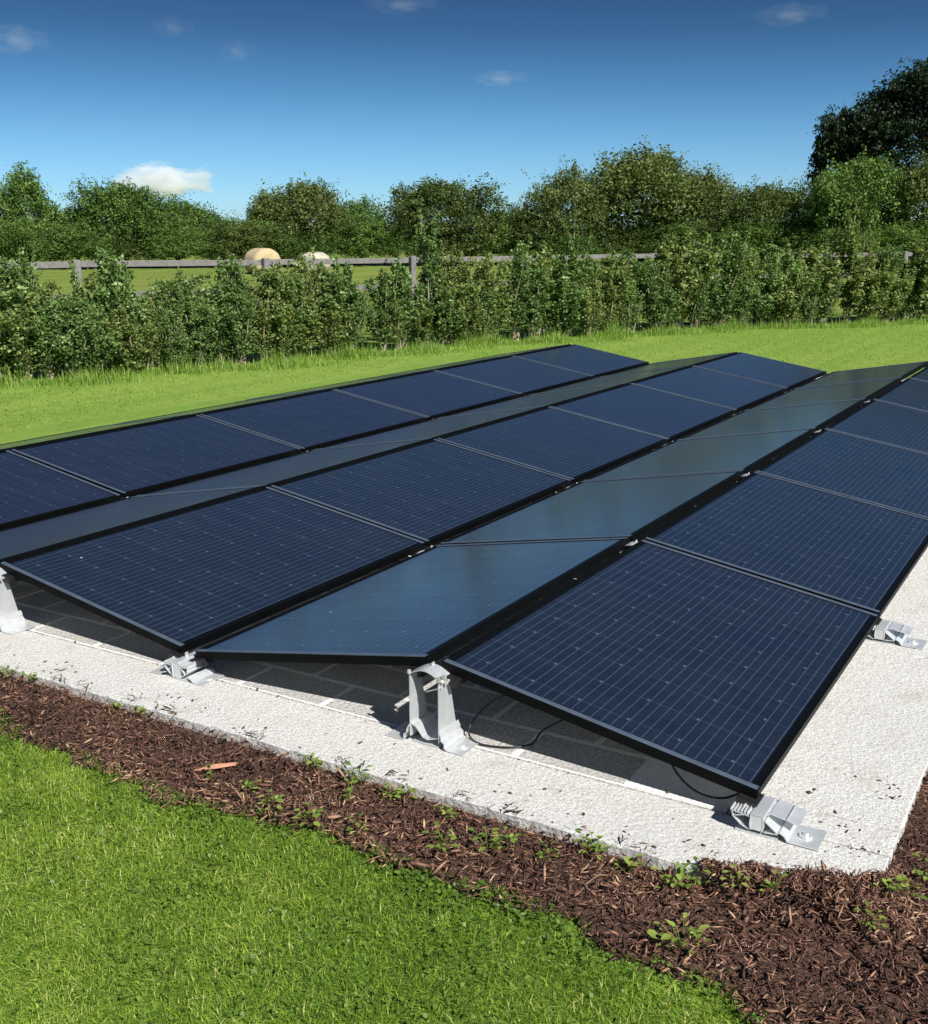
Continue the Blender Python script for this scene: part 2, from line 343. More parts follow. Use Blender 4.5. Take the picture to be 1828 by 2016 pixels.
# soil slope fills the join between bed and lawn
def chips(name, pts, lmin, lmax, mats, zamp, seed, asp=(0.10, 0.3), tilt=0.35):
    r = np.random.default_rng(seed); n = len(pts)
    L = r.uniform(lmin, lmax, n)*r.choice([0.6, 1, 1, 1.5], n); W = L*r.uniform(*asp, n); T = W*r.uniform(0.15, 0.45, n)
    a = r.uniform(0, 2*np.pi, n); tl = r.normal(0, tilt, n); rl = r.normal(0, 0.6, n)
    dx = np.stack([np.cos(a)*np.cos(tl), np.sin(a)*np.cos(tl), np.sin(tl)], -1)
    side = np.stack([-np.sin(a), np.cos(a), np.zeros(n)], -1); nn = np.cross(dx, side)
    s2 = side*np.cos(rl)[:, None] + nn*np.sin(rl)[:, None]; n2 = np.cross(dx, s2)
    P = np.array(pts)
    P = P + np.array([0, 0, 1])*(r.uniform(0, zamp, n) + np.abs(np.sin(tl))*L*0.25)[:, None]
    # tapered sliver: 6 corners top outline + ridge
    L[:n//30] *= 1.9; W[:n//30] *= 1.5
    prof = np.array([[-.5, 0, 0], [-.25, .5, 0], [.3, .42, 0], [.5, 0, 0], [.22, -.5, 0], [-.3, -.4, 0], [0, 0.05, 1.0], [0, 0, -1.0]])
    jit = r.uniform(0.6, 1.25, (n, 8, 3))
    q = prof[None]*jit
    V = P[:, None, :] + q[..., 0:1]*dx[:, None]*L[:, None, None] + q[..., 1:2]*s2[:, None]*W[:, None, None] + q[..., 2:3]*n2[:, None]*T[:, None, None]
    f = np.array([[0, 5, 6], [5, 4, 6], [4, 3, 6], [3, 2, 6], [2, 1, 6], [1, 0, 6], [0, 1, 7], [1, 2, 7], [2, 3, 7], [3, 4, 7], [4, 5, 7], [5, 0, 7]])
    F = (np.arange(n)*8)[:, None, None] + f[None]
    pm = np.array(pts); patch = 0.13*np.sin(pm[:, 0]*4.1+1)*np.sin(pm[:, 1]*9+pm[:, 0]*2.3) + 0.07*np.sin(pm[:, 0]*13)*np.sin(pm[:, 1]*17)
    tint = np.repeat(np.clip(r.beta(1.5, 2.6, n)+patch, 0, 1), 12)
    return np_mesh(name, V.reshape(-1, 3), F.reshape(-1, 3), mats, tint=tint)
M_chip = leafmat('bark_chip_mix', [(0, (0.0198, 0.0118, 0.0087)), (0.3, (0.0990, 0.0510, 0.0350)), (0.55, (0.2078, 0.1058, 0.0700)), (0.8, (0.3562, 0.2058, 0.1312)), (1, (0.5739, 0.3920, 0.2449))], 0.0, 0.8, 0.25)
pts = []
r = np.random.default_rng(11)
while len(pts) < 42000:
    x = r.uniform(-2.7, 2.25); y = r.uniform(-1.0, 1.6)
    if x < PADX1+0.0 and y > PADY0 - 0.012 + abs(r.normal(0, 0.010)): continue
    y0 = -0.655 + wob(x, 1.0) - max(0, x-1.2)*0.5
    if y < y0 - abs(r.normal(0, 0.02)): continue
    if x > 1.95 and y > -0.3 and r.random() < .5: continue
    pts.append((x, y, GZ+0.014+mound(x, y)))
    if mound(x, y) > 0.01: pts.append((x+r.normal(0, .01), y+r.normal(0, .01), GZ+0.014+mound(x, y)))
for _ in range(5200):
    x = r.uniform(1.02, PADX1+0.01); lim = PADY0 + 0.01 + (x-1.08)*0.46 + 0.012*math.sin(x*40); y = r.uniform(PADY0-0.01, max(PADY0, lim)+0.015*abs(r.normal()))
    pts.append((x, y, 0.0 + max(0, (lim-y))*0.10))
for _ in range(700):
    x = r.uniform(-2.6, 1.1)
    if math.sin(x*9)*math.sin(x*23+1) < 0.1: continue
    pts.append((x, PADY0 + abs(r.normal(0, 0.012)), 0.001))
n_small = len(pts)
tag(link('bark_chips', chips('bark_chips', pts, 0.010, 0.034, [M_chip], 0.026, 3, (0.06, 0.22), 0.42)), 'reddish brown shredded bark chips spread over the bed beside the concrete', 'mulch', kind='stuff')

# ------------------------------------------------------------------ concrete pad with edging strips and blocks
pad = MB(); pad.box(PADX0+0.30, 0.978, PADY0+0.327, PADY1, -0.30, -0.0045)
pado = tag(link('paved_pad', pad.mesh('paved_pad', M_sand)), kind='structure')
def slab(x0, x1, y0, y1, z, m, name, rag=0.0, seed=0):
    """a cast slab with a slightly worn, uneven outer arris"""
    rr = random.Random(seed)
    nx = max(2, int((x1-x0)/0.035)) if rag else 2; ny = max(2, int((y1-y0)/0.035)) if rag else 2
    ring = []
    for i in range(nx): ring.append((x0+(x1-x0)*i/nx, y0, 'f'))
    for i in range(ny): ring.append((x1, y0+(y1-y0)*i/ny, 'r'))
    for i in range(nx): ring.append((x1-(x1-x0)*i/nx, y1, 'b'))
    for i in range(ny): ring.append((x0, y1-(y1-y0)*i/ny, 'l'))
    ch = 0.003; cx_, cy_ = (x0+x1)/2, (y0+y1)/2
    b_, s_, t_ = [], [], []
    for (x, y, sd) in ring:
        j = rr.uniform(-1, 1)*rag
        ex = j if sd == 'r' else 0; ey = j if sd == 'f' else 0
        c2 = ch*(1 + (rr.uniform(-0.6, 0.9) if rag else 0))
        b_.append((x+ex, y+ey, -0.30)); s_.append((x+ex, y+ey, z-c2))
        t_.append((min(max(x+ex, x0+c2), x1-c2), min(max(y+ey, y0+c2), y1-c2), z + rr.uniform(-1, 1)*rag*0.15))
    k = len(ring); mb = MB()
    mb.add(b_+s_+t_, [(i, (i+1) % k, k+(i+1) % k, k+i) for i in range(k)] + [(k+i, k+(i+1) % k, 2*k+(i+1) % k, 2*k+i) for i in range(k)] + [tuple(2*k+i for i in range(k))])
    return link(name, mb.mesh(name, m), pado)
# front strip, slabs end to end
cuts = [-5.85, -4.05, -2.2, 1.43]
for i in range(len(cuts)-1):
    slab(cuts[i]+0.002, cuts[i+1]-0.002, PADY0, 0.012, 0.0, M_conc, 'edging_slab', 0.0022, i)
ycut = [0.018, 0.16, 1.585, 3.2, 4.9, 6.7, 8.6, 10.9]
for i in range(len(ycut)-1):
    slab(0.985, PADX1, ycut[i]+0.0015, ycut[i+1]-0.0015, 0.0005, M_conc, 'edging_slab', 0.002, 20+i)
slab(PADX0, PADX0+0.29, 0.018, 10.9, 0.0, M_conc, 'edging_slab', 0.005, 40)
# individual blocks where they can be told apart (front of the array), stuff further in
blk = MB(); blk.box(-0.182, 0.182, -0.092, 0.092, -0.06, 0.0)
bme = blk.mesh('block', M_block)
rr = random.Random(4)
far = MB()
yrow = 0.028
row = 0
while yrow < 10.8:
    x = -5.55 + (0.195 if row % 2 else 0)
    while x + 0.372 < 0.985:
        cxb, cyb = x+0.1925, yrow+0.102
        dz = -0.002 + rr.uniform(-0.0018, 0.0012)
        if row < 6 and cxb > -3.4:
            o = link('block', bme, pado, (cxb, cyb, dz)); o.rotation_euler = (rr.uniform(-.004, .004), rr.uniform(-.004, .004), rr.uniform(-.006, .006))
        else: far.box(cxb-0.184, cxb+0.184, cyb-0.094, cyb+0.094, -0.06, dz)
        x += 0.389
    yrow += 0.209; row += 1
tag(link('block', far.mesh('blocks_far', M_block), pado), kind='stuff')

# ------------------------------------------------------------------ solar panels
TH, Wp, Lp, GR, GV, H0, PIT = 0.172, 1.056, 1.716, 0.064, 0.070, 0.10, 1.74
# panel built in local coords: x = down the slope 0..Wp (0 at the ridge), y = 0..Lp, z = 0 top of frame
LS, LL, DEP = 0.021, 0.004, 0.034
def panel_proto():
    root = link('solar_panel', None)
    f = MB()   # body of the frame, below the lips
    f.box(0, 0.028, 0, Lp, -DEP, -0.0025); f.box(Wp-0.028, Wp, 0, Lp, -DEP, -0.0025)
    f.box(0.028, Wp-0.028, 0, 0.028, -DEP, -0.0025); f.box(0.028, Wp-0.028, Lp-0.028, Lp, -DEP, -0.0025)
    link('frame', f.mesh('panel_frame', M_frame), root)
    f = MB()
    for a_, b_ in ((0, LL), (Wp-LL, Wp)):
        f = MB(); f.box(a_, b_, 0, Lp, -0.0023, 0.0003); link('frame_lip', f.mesh('long_lip', M_frame), root)
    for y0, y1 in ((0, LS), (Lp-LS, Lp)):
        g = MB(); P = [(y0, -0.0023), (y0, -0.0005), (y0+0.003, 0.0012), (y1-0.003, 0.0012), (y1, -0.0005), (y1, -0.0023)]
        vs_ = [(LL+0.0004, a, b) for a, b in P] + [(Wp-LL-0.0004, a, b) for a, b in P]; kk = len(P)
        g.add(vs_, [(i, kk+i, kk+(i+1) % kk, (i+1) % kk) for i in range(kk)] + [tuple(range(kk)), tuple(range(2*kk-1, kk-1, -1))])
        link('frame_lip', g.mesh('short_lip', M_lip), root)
    V = np.array([(LL, LS, -0.0035), (Wp-LL, LS, -0.0035), (Wp-LL, Lp-LS, -0.0035), (LL, Lp-LS, -0.0035)])
    uv = np.array([(v[1], v[0]) for v in V])
    link('glass', np_mesh('panel_glass', V, [[0, 1, 2, 3]], [M_glass], uv=uv), root)
    b = MB(); b.box(0.03, Wp-0.03, 0.03, Lp-0.03, -0.010, -0.0060)
    b.box(0.06, 0.16, Lp/2-0.05, Lp/2+0.05, -0.032, -0.0105)
    link('backsheet', b.mesh('panel_back', M_back), root)
    return root
pp = panel_proto()
c_, s_ = math.cos(TH), math.sin(TH)
HR = H0 + Wp*s_
XA = GR/2
rows = {  # ridge x, direction of descent
 'A': (GR/2, 1), 'B': (-GR/2, -1)}
xBl = -GR/2 - Wp*c_; xCl = xBl - GV; xCr = xCl - Wp*c_; xDr = xCr - GR + 0.024; xDl = xDr - Wp*c_; xEl = xDl - GV - 0.024; xEr = xEl - Wp*c_; xFr = xEr - GR
rows.update({'C': (xCr, 1), 'D': (xDr, -1), 'E': (xEr, 1), 'F': (xFr, -1)})
RD = {'A': ('rightmost slope', 'panels of the rightmost slope'),
      'B': ('greenish slope left of the rightmost ridge', 'panels of the slope left of the rightmost ridge'),
      'C': ('middle blue slope facing right', 'panels of the middle blue slope'),
      'D': ('narrow grey slope between two blue ones', 'panels of the narrow grey slope'),
      'E': ('leftmost blue slope', 'panels of the leftmost blue slope'),
      'F': ('outermost left slope tilting to the lawn', 'panels of the outermost left slope')}
rr = random.Random(9)
first = True
for key, (xr, dr) in rows.items():
    for j in range(6):
        o = pp if first else copy_tree(pp); first = False
        y0 = j*PIT + 0.012 + rr.uniform(-0.0015, 0.0015)
        tilt = TH + rr.uniform(-0.0022, 0.0022)
        if dr > 0:
            o.location = (xr, y0, HR); o.rotation_euler = (rr.uniform(-.0012, .0012), tilt, 0)
        else:   # turned half round about z
            o.location = (xr, y0+Lp, HR); o.rotation_euler = (rr.uniform(-.0012, .0012), tilt, math.pi)
        pos = ['nearest', 'second nearest', 'third nearest', 'fourth nearest', 'second farthest', 'farthest'][j]
        tag(o, f'{pos} black solar panel of the {RD[key][0]}', 'solar panel', RD[key][1])

# ------------------------------------------------------------------ mounting supports
def part(parent, name, mb, m, smooth=False, bv=0.0006):
    o = link(name, mb.mesh(name, m, smooth), parent)
    return o
def clamp_parts(root, side, x_in, ztop, tilt, y0=-0.012, y1=0.06, holds=True):
    """black plastic clamp block under a panel corner plus its screw; side = +1 right, -1 left"""
    m = MB(); M = Matrix.Translation((x_in*side, 0, ztop)) @ Matrix.Rotation(tilt*side, 4, 'Y')
    m.box(0, 0.062, y0, y1, -0.030, -0.001, M=M) if side > 0 else m.box(-0.062, 0, y0, y1, -0.030, -0.001, M=M)
    o = part(root, 'clamp', m, M_rub); bevel(o, 0.003, 2)
    m = MB(); c0 = M @ Vector((0.03*side, y0, -0.012)); c1 = M @ Vector((0.03*side, y0-0.006, -0.012))
    m.tube([c0, c1], 0.0055, 6); link('screw', m.mesh('screw', M_steel), o)
def side_plate(x, h, wtop, wbot, th=0.0035, y0=-0.055, z0=0.022):
    m = MB()
    P = [(y0, z0), (y0+wbot, z0), (y0+wtop, h), (y0, h)]
    m.add([(x-th/2, a, b) for a, b in P] + [(x+th/2, a, b) for a, b in P], [(0, 1, 2, 3)[::-1], (4, 5, 6, 7), (0, 1, 5, 4), (1, 2, 6, 5), (2, 3, 7, 6), (3, 0, 4, 7)])
    # folded rear flange
    m.add([(x-th/2, P[1][0], P[1][1]), (x-th/2, P[2][0], P[2][1]), (x-0.020, P[2][0]+0.002, P[2][1]), (x-0.026, P[1][0]+0.002, P[1][1])], [(0, 1, 2, 3)])
    return m
def ridge_support():
    root = link('ridge_support', None)
    h = HR - DEP*c_ - 0.010
    for x in (-0.055, 0.055):
        part(root, 'side_plate', side_plate(x, h, 0.062, 0.112), M_alu)
    m = MB()   # arched top saddle
    arc = [(-0.058 + 0.116*i/10, h + 0.001 + 0.022*math.sin(math.pi*i/10)) for i in range(11)]
    m.sheet(arc, 0.003, -0.057, 0.012); part(root, 'top_saddle', m, M_alu)
    m = MB()   # upright fin in the ridge gap
    m.box(-0.0015, 0.0015, -0.006, 0.010, h+0.024, HR-0.010); part(root, 'fin', m, M_alu)
    m = MB()   # lower W tray
    m.sheet([(-0.0525, 0.064), (-0.036, 0.058), (-0.008, 0.026), (0.010, 0.022), (0.052, 0.036)], 0.003, -0.052, 0.058); part(root, 'tray', m, M_alu)
    for s_i in (-1, 1):
        m = MB(); x0 = 0.0552
        m.sheet([(s_i*0.058, 0.060), (s_i*0.066, 0.044), (s_i*0.066, 0.034), (s_i*0.078, 0.024), (s_i*0.078, 0.010), (s_i*0.088, 0.004), (s_i*0.150, 0.004)], 0.0032, -0.060, 0.060)
        m.tube([(s_i*0.118, -0.010, 0.006), (s_i*0.118, -0.010, 0.0085)], 0.017, 16)
        o = part(root, 'foot', m, M_alu)
        m = MB(); m.tube([(s_i*0.118, -0.010, 0.0088), (s_i*0.118, -0.010, 0.013)], 0.008, 6); link('bolt', m.mesh('bolt', M_steel), o)
    m = MB(); m.box(-0.05, 0.052, -0.05, 0.056, 0.002, 0.006); part(root, 'base_plate', m, M_alu)
    m = MB()   # rod between the plates
    m.tube([(-0.006, -0.030, h-0.058), (0.068, -0.050, h-0.022)], 0.0028, 8); part(root, 'rod', m, M_steel)
    m = MB(); m.tube([(-0.057, 0.0, 0.075), (-0.074, 0.0, 0.075)], 0.004, 6); m.tube([(0.052, -0.03, h-0.012), (0.075, -0.03, h-0.012)], 0.006, 6)
    m.tube([(-0.055, -0.056, h+0.004), (-0.055, -0.056, h+0.016)], 0.006, 8)
    m.box(0.050, 0.064, -0.060, -0.046, h-0.004, h+0.012); m.box(0.070, 0.082, -0.058, -0.048, h+0.006, h+0.024)
    part(root, 'fastenings', m, M_steel)
    clamp_parts(root, 1, 0.040, HR-DEP-0.003-0.008*0, TH); clamp_parts(root, -1, 0.040, HR-DEP-0.003, TH)
    return root
def valley_support(gap, double=True):
    root = link('valley_support', None)
    zt = H0 - DEP - 0.001
    m = MB()   # central box stem
    m.sheet([(-0.016, 0.006), (-0.019, 0.026), (-0.019, zt), (-0.012, zt+0.006), (0.012, zt+0.006), (0.019, zt), (0.019, 0.026), (0.016, 0.006)], 0.003, -0.060, 0.060)
    m.box(-0.0185, 0.0185, -0.058, -0.055, 0.007, zt+0.004)
    part(root, 'stem', m, M_alu)
    for s_i in (-1, 1):
        m = MB()
        m.sheet([(s_i*0.0215, 0.012), (s_i*0.040, 0.022), (s_i*0.055, 0.036), (s_i*0.058, zt-0.006)], 0.0028, -0.058, 0.060)
        m.sheet([(s_i*0.0215, zt-0.014), (s_i*0.034, 0.036), (s_i*0.042, 0.026)], 0.0025, -0.058, 0.060)
        for a in range(5):
            m.sheet([(s_i*(0.030+0.007*a), zt-0.012+0.001*a), (s_i*(0.027+0.008*a), zt-0.002)], 0.0022, -0.058, 0.060)
        m.sheet([(s_i*0.0215, zt-0.013), (s_i*0.062, zt-0.010)], 0.0025, -0.058, 0.060)
        part(root, 'wing', m, M_alu)
        m = MB(); m.sheet([(s_i*0.055, 0.020), (s_i*0.072, 0.016), (s_i*0.085, 0.004), (s_i*0.135, 0.004)], 0.0032, -0.060, 0.060)
        m.tube([(s_i*0.110, 0, 0.006), (s_i*0.110, 0, 0.009)], 0.015, 14); part(root, 'foot', m, M_alu)
    m = MB(); m.box(-0.054, 0.054, -0.058, 0.058, 0.001, 0.005); part(root, 'base_plate', m, M_alu)
    m = MB(); m.box(-0.0015, 0.0015, -0.006, 0.008, zt+0.0075, H0-0.010); part(root, 'fin', m, M_alu)
    clamp_parts(root, 1, 0.022, zt+0.004, -TH); clamp_parts(root, -1, 0.022, zt+0.004, -TH)
    return root
def edge_support():
    """low outer edge: the panel sits on the left part, the right part is left open"""
    root = link('edge_support', None)
    zt = H0 - DEP - 0.001
    m = MB(); m.sheet([(-0.016, 0.014), (-0.019, 0.030), (-0.017, zt-0.004), (0.017, zt-0.004), (0.019, 0.030), (0.016, 0.014)], 0.003, -0.060, 0.060)
    m.box(-0.0175, 0.0175, -0.058, -0.055, 0.015, zt-0.006); part(root, 'stem', m, M_alu)
    m = MB()
    m.sheet([(-0.0215, 0.012), (-0.045, 0.022), (-0.066, 0.040), (-0.074, zt)], 0.0028, -0.058, 0.060)
    m.sheet([(-0.0215, zt-0.008), (-0.070, 0.042)], 0.0024, -0.058, 0.060)
    for a in range(6): m.sheet([(-0.024-0.009*a, zt-0.012), (-0.028-0.009*a, zt-0.001)], 0.0022, -0.058, 0.060)
    m.sheet([(-0.0215, zt-0.014), (-0.076, zt-0.006)], 0.0025, -0.058, 0.060)
    part(root, 'wing', m, M_alu)
    m = MB()
    m.sheet([(0.0215, 0.048), (0.058, 0.020)], 0.0026, -0.058, 0.060); m.sheet([(0.0215, 0.014), (0.058, 0.018)], 0.0026, -0.058, 0.060)
    part(root, 'wing', m, M_alu)
    m = MB()   # open wing: two flat lands with a rib between
    m.sheet([(0.020, 0.052), (0.030, 0.060), (0.072, 0.052)], 0.003, -0.030, 0.062); m.box(0.0735, 0.0765, -0.030, 0.062, 0.050, 0.058)
    m.sheet([(0.078, 0.0515), (0.108, 0.044)], 0.003, -0.030, 0.062)
    part(root, 'top_wing', m, M_alu)
    m = MB(); m.sheet([(0.052, 0.020), (0.064, 0.026), (0.078, 0.018), (0.086, 0.005), (0.168, 0.005)], 0.0032, -0.060, 0.050)
    m.tube([(0.122, -0.006, 0.007), (0.122, -0.006, 0.012)], 0.018, 16); o = part(root, 'foot', m, M_alu)
    m = MB(); m.tube([(0.122, -0.006, 0.0125), (0.122, -0.006, 0.018)], 0.008, 6); link('bolt', m.mesh('bolt', M_steel), o)
    m = MB(); m.box(-0.060, 0.060, -0.058, 0.058, 0.001, 0.005); part(root, 'base_plate', m, M_alu)
    clamp_parts(root, -1, 0.012, zt+0.004, -TH, -0.020, 0.055)
    return root
LN = ['at the near end', 'under the first joint', 'under the second joint', 'under the third joint', 'under the fourth joint', 'under the fifth joint', 'at the far end']
def spread(proto, x, names, label, cat, group, yoff=0.0):
    first_ = getattr(spread, proto.name, None) is None
    for j in range(7):
        if first_ and j == 0: o = proto; setattr(spread, proto.name, 1)
        else: o = copy_tree(proto)
        y = j*PIT + (0.0 if j == 0 else (-0.01 if j < 6 else -0.03)) + yoff
        o.location = (x, y, 0.0)
        tag(o, label.format(LN[j]), cat, group)
xAl = GR/2 + Wp*c_
rs = ridge_support()
protos = {}
spread(rs, 0.0, None, 'tall aluminium ridge support {} of the rightmost ridge', 'bracket', 'supports of the rightmost ridge')
RS0 = rs
def respread(proto, x, label, cat, group, rot=0):
    for j in range(7):
        o = copy_tree(proto); o.location = (x, j*PIT + (0 if j == 0 else (-0.01 if j < 6 else -0.03)), 0)
        o.rotation_euler = (0, 0, rot); tag(o, label.format(LN[j]), cat, group)
respread(rs, (xCr+xDr)/2, 'tall aluminium ridge support {} of the middle ridge', 'bracket', 'supports of the middle ridge')
respread(rs, (xEr+xFr)/2, 'tall aluminium ridge support {} of the leftmost ridge', 'bracket', 'supports of the leftmost ridge')
vsu = valley_support(GV)
spread(vsu, (xBl+xCl)/2, None, 'low finned aluminium valley support {} of the right valley', 'bracket', 'supports of the right valley')
respread(vsu, (xDl+xEl)/2, 'low finned aluminium valley support {} of the left valley', 'bracket', 'supports of the left valley')
es = edge_support()
spread(es, xAl+0.018, None, 'low open aluminium edge support {} of the rightmost slope', 'bracket', 'supports along the right edge')
for j in range(7):
    o = copy_tree(es); o.location = (xFr-Wp*c_-0.018, j*PIT + (0 if j == 0 else -0.01), 0); o.rotation_euler = (0, 0, math.pi)
    tag(o, f'low open aluminium edge support {LN[j]} of the outermost left slope, lawn side', 'bracket', 'supports along the left edge')

# cables
def cable(pts, r, label, name='cable'):
    P = [Vector(p) for p in pts]; q = []
    for i in range(len(P)-1):
        p0, p1, p2, p3 = P[max(i-1, 0)], P[i], P[i+1], P[min(i+2, len(P)-1)]
        for k in range(6):
            t = k/6; q.append(0.5*((2*p1)+(p2-p0)*t+(2*p0-5*p1+4*p2-p3)*t*t+(3*p1-p0-3*p2+p3)*t**3))
    q.append(P[-1]); m = MB(); m.tube(q, r, 7)
    return tag(link(name, m.mesh(name, M_rub, True)), label, 'cable')
cable([(0.30, 0.22, 0.20), (0.22, 0.18, 0.16), (0.13, 0.14, 0.10), (0.09, 0.08, 0.03), (0.14, 0.04, 0.006), (0.24, 0.06, 0.005), (0.30, 0.12, 0.006), (0.30, 0.20, 0.02), (0.36, 0.24, 0.06), (0.46, 0.26, 0.13), (0.50, 0.30, 0.18)], 0.0034, 'thin black cable looping down to the blocks right of the tall ridge support')
cable([(0.66, 0.20, 0.14), (0.74, 0.16, 0.09), (0.80, 0.10, 0.045), (0.88, 0.06, 0.020), (0.96, 0.06, 0.022), (1.02, 0.10, 0.05)], 0.0036, 'black cable hanging under the low corner of the rightmost front panel')

# ------------------------------------------------------------------ foliage builders
def leaves(P, Nn, size, rng, elong=0.55, bendup=0.0):
    n = len(P)
    Nn = Nn/np.linalg.norm(Nn, axis=1, keepdims=True)
    a = rng.normal(size=(n, 3)); a -= (a*Nn).sum(1, keepdims=True)*Nn; a /= np.linalg.norm(a, axis=1, keepdims=True)
    b = np.cross(Nn, a); L = size*rng.uniform(0.6, 1.3, n)[:, None]; Wd = L*elong
    V = np.stack([P-a*L*.5, P+b*Wd*.5+Nn*L*.08, P+a*L*.5-Nn*L*.05, P-b*Wd*.5+Nn*L*.08], 1)
    F = np.arange(n*4).reshape(n, 4)
    return V.reshape(-1, 3), F
def shrub_meshes(seed, H=1.4, spread_=0.30, nst=9, nleaf=6500, leaf=0.042, narrow=False):
    rng = np.random.default_rng(seed); st = MB(); Ps = []; Ns = []; Ts = []
    for i in range(nst):
        a = rng.uniform(0, 2*np.pi); rad = spread_*math.sqrt(rng.uniform(0.02, 1)); h = H*rng.uniform(0.50, 1.0)
        if i == 0: h = H; rad *= 0.3
        b0 = np.array([rng.uniform(-.05, .05), rng.uniform(-.05, .05), 0.0]); tip = np.array([math.cos(a)*rad, math.sin(a)*rad, h])
        mid = b0*0.4 + tip*0.5 + np.array([rng.uniform(-.06, .06), rng.uniform(-.06, .06), 0])
        st.tube([b0, mid, tip], [0.016, 0.009, 0.0025], 5)
        m = int(nleaf/nst*0.95); nt_ = 26
        # side twigs
        for k in range(nt_):
            t = rng.uniform(0.10, 1.0)**0.9; c0 = (1-t)**2*b0 + 2*t*(1-t)*mid + t*t*tip
            ln = (0.26 if not narrow else 0.12)*(1.15-t)*rng.uniform(0.5, 1.2)+0.03
            d = rng.normal(size=3); d[2] = abs(d[2])*0.5+0.25; d /= np.linalg.norm(d)
            q = int(m//nt_*rng.choice([0.4, 1, 1.6])); s_ = rng.uniform(0, 1, q)[:, None]
            p = c0 + d*ln*s_ + rng.normal(0, 0.032, (q, 3))
            Ps.append(p); nn = rng.normal(size=(q, 3))*0.7 + d*0.4 + np.array([0, 0, 0.45]); Ns.append(nn)
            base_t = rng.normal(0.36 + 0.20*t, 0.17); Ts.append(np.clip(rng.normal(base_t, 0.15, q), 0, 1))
    for i in range(5 if not narrow else 3):   # upright leading shoots above the mass
        a = rng.uniform(0, 2*np.pi); rad = spread_*rng.uniform(0.1, 1.1); z0 = H*rng.uniform(0.45, 0.75); z1 = H*(rng.uniform(0.80, 1.12) if not narrow else rng.uniform(0.75, 0.97))
        p0 = np.array([math.cos(a)*rad*0.7, math.sin(a)*rad*0.7, z0]); p1 = np.array([math.cos(a)*rad*1.1, math.sin(a)*rad*1.1, z1])
        st.tube([p0, p1], [0.005, 0.0015], 4)
        q = int(nleaf*0.022); s_ = rng.uniform(0, 1, q)[:, None]; p = p0+(p1-p0)*s_ + rng.normal(0, 1, (q, 3))*(0.055-0.04*s_)
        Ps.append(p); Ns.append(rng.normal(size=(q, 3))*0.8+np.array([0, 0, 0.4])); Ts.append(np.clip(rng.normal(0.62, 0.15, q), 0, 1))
    P = np.concatenate(Ps); Nn = np.concatenate(Ns); T = np.concatenate(Ts)
    keep = P[:, 2] > 0.05 + rng.uniform(0, 0.55, len(P)); P, Nn, T = P[keep], Nn[keep], T[keep]
    V, F = leaves(P, Nn, leaf, rng, 0.62)
    return (V, F, T), st
def tree_meshes(seed, blobs, nspray, perspray, leaf, sprlen, flat=0.0):
    """blobs: list of (x,y,z,rx,ry,rz); sprays of leaves growing outward from the surface of the blobs"""
    rng = np.random.default_rng(seed); Ps, Ns, Ts = [], [], []
    vol = np.array([b[3]*b[4]+b[4]*b[5]+b[3]*b[5] for b in blobs]); vol /= vol.sum()
    cen = np.array([b[:3] for b in blobs]); rad = np.array([b[3:] for b in blobs])
    for i in range(nspray):
        k = rng.choice(len(blobs), p=vol); d = rng.normal(size=3); d /= np.linalg.norm(d)
        if d[2] < -0.35: d[2] *= -1
        p0 = cen[k] + d*rad[k]*rng.uniform(0.72, 0.98)
        inside = ((((p0-cen)/rad)**2).sum(1) < 0.55).sum()
        if inside > 0 and rng.random() < 0.75: continue
        g = d*1.0 + rng.normal(0, 0.45, 3) + np.array([0, 0, 0.45]); g /= np.linalg.norm(g)
        ln = sprlen*rng.uniform(0.5, 1.5)*(1.5 if rng.random() < 0.12 else 1.0)
        q = int(perspray*rng.uniform(0.6, 1.3)); s_ = (-0.5 + 1.5*rng.uniform(0, 1, q)**1.25)[:, None]
        wdt = 0.32*ln*(1.0 - 0.78*np.clip(s_, 0, 1))
        p = p0 + g*ln*s_ + rng.normal(0, 1, (q, 3))*wdt
        Ps.append(p); Ns.append(rng.normal(size=(q, 3))*0.75 + g*0.35 + np.array([0, 0, 0.4]))
        bt = rng.normal(0.45, 0.19); Ts.append(np.clip(rng.normal(bt, 0.15, q), 0, 1))
    P = np.concatenate(Ps); Nn = np.concatenate(Ns); T = np.concatenate(Ts)
    keep = P[:, 2] > 0.02; V, F = leaves(P[keep], Nn[keep], leaf, rng, 0.7)
    return V, F, T[keep]

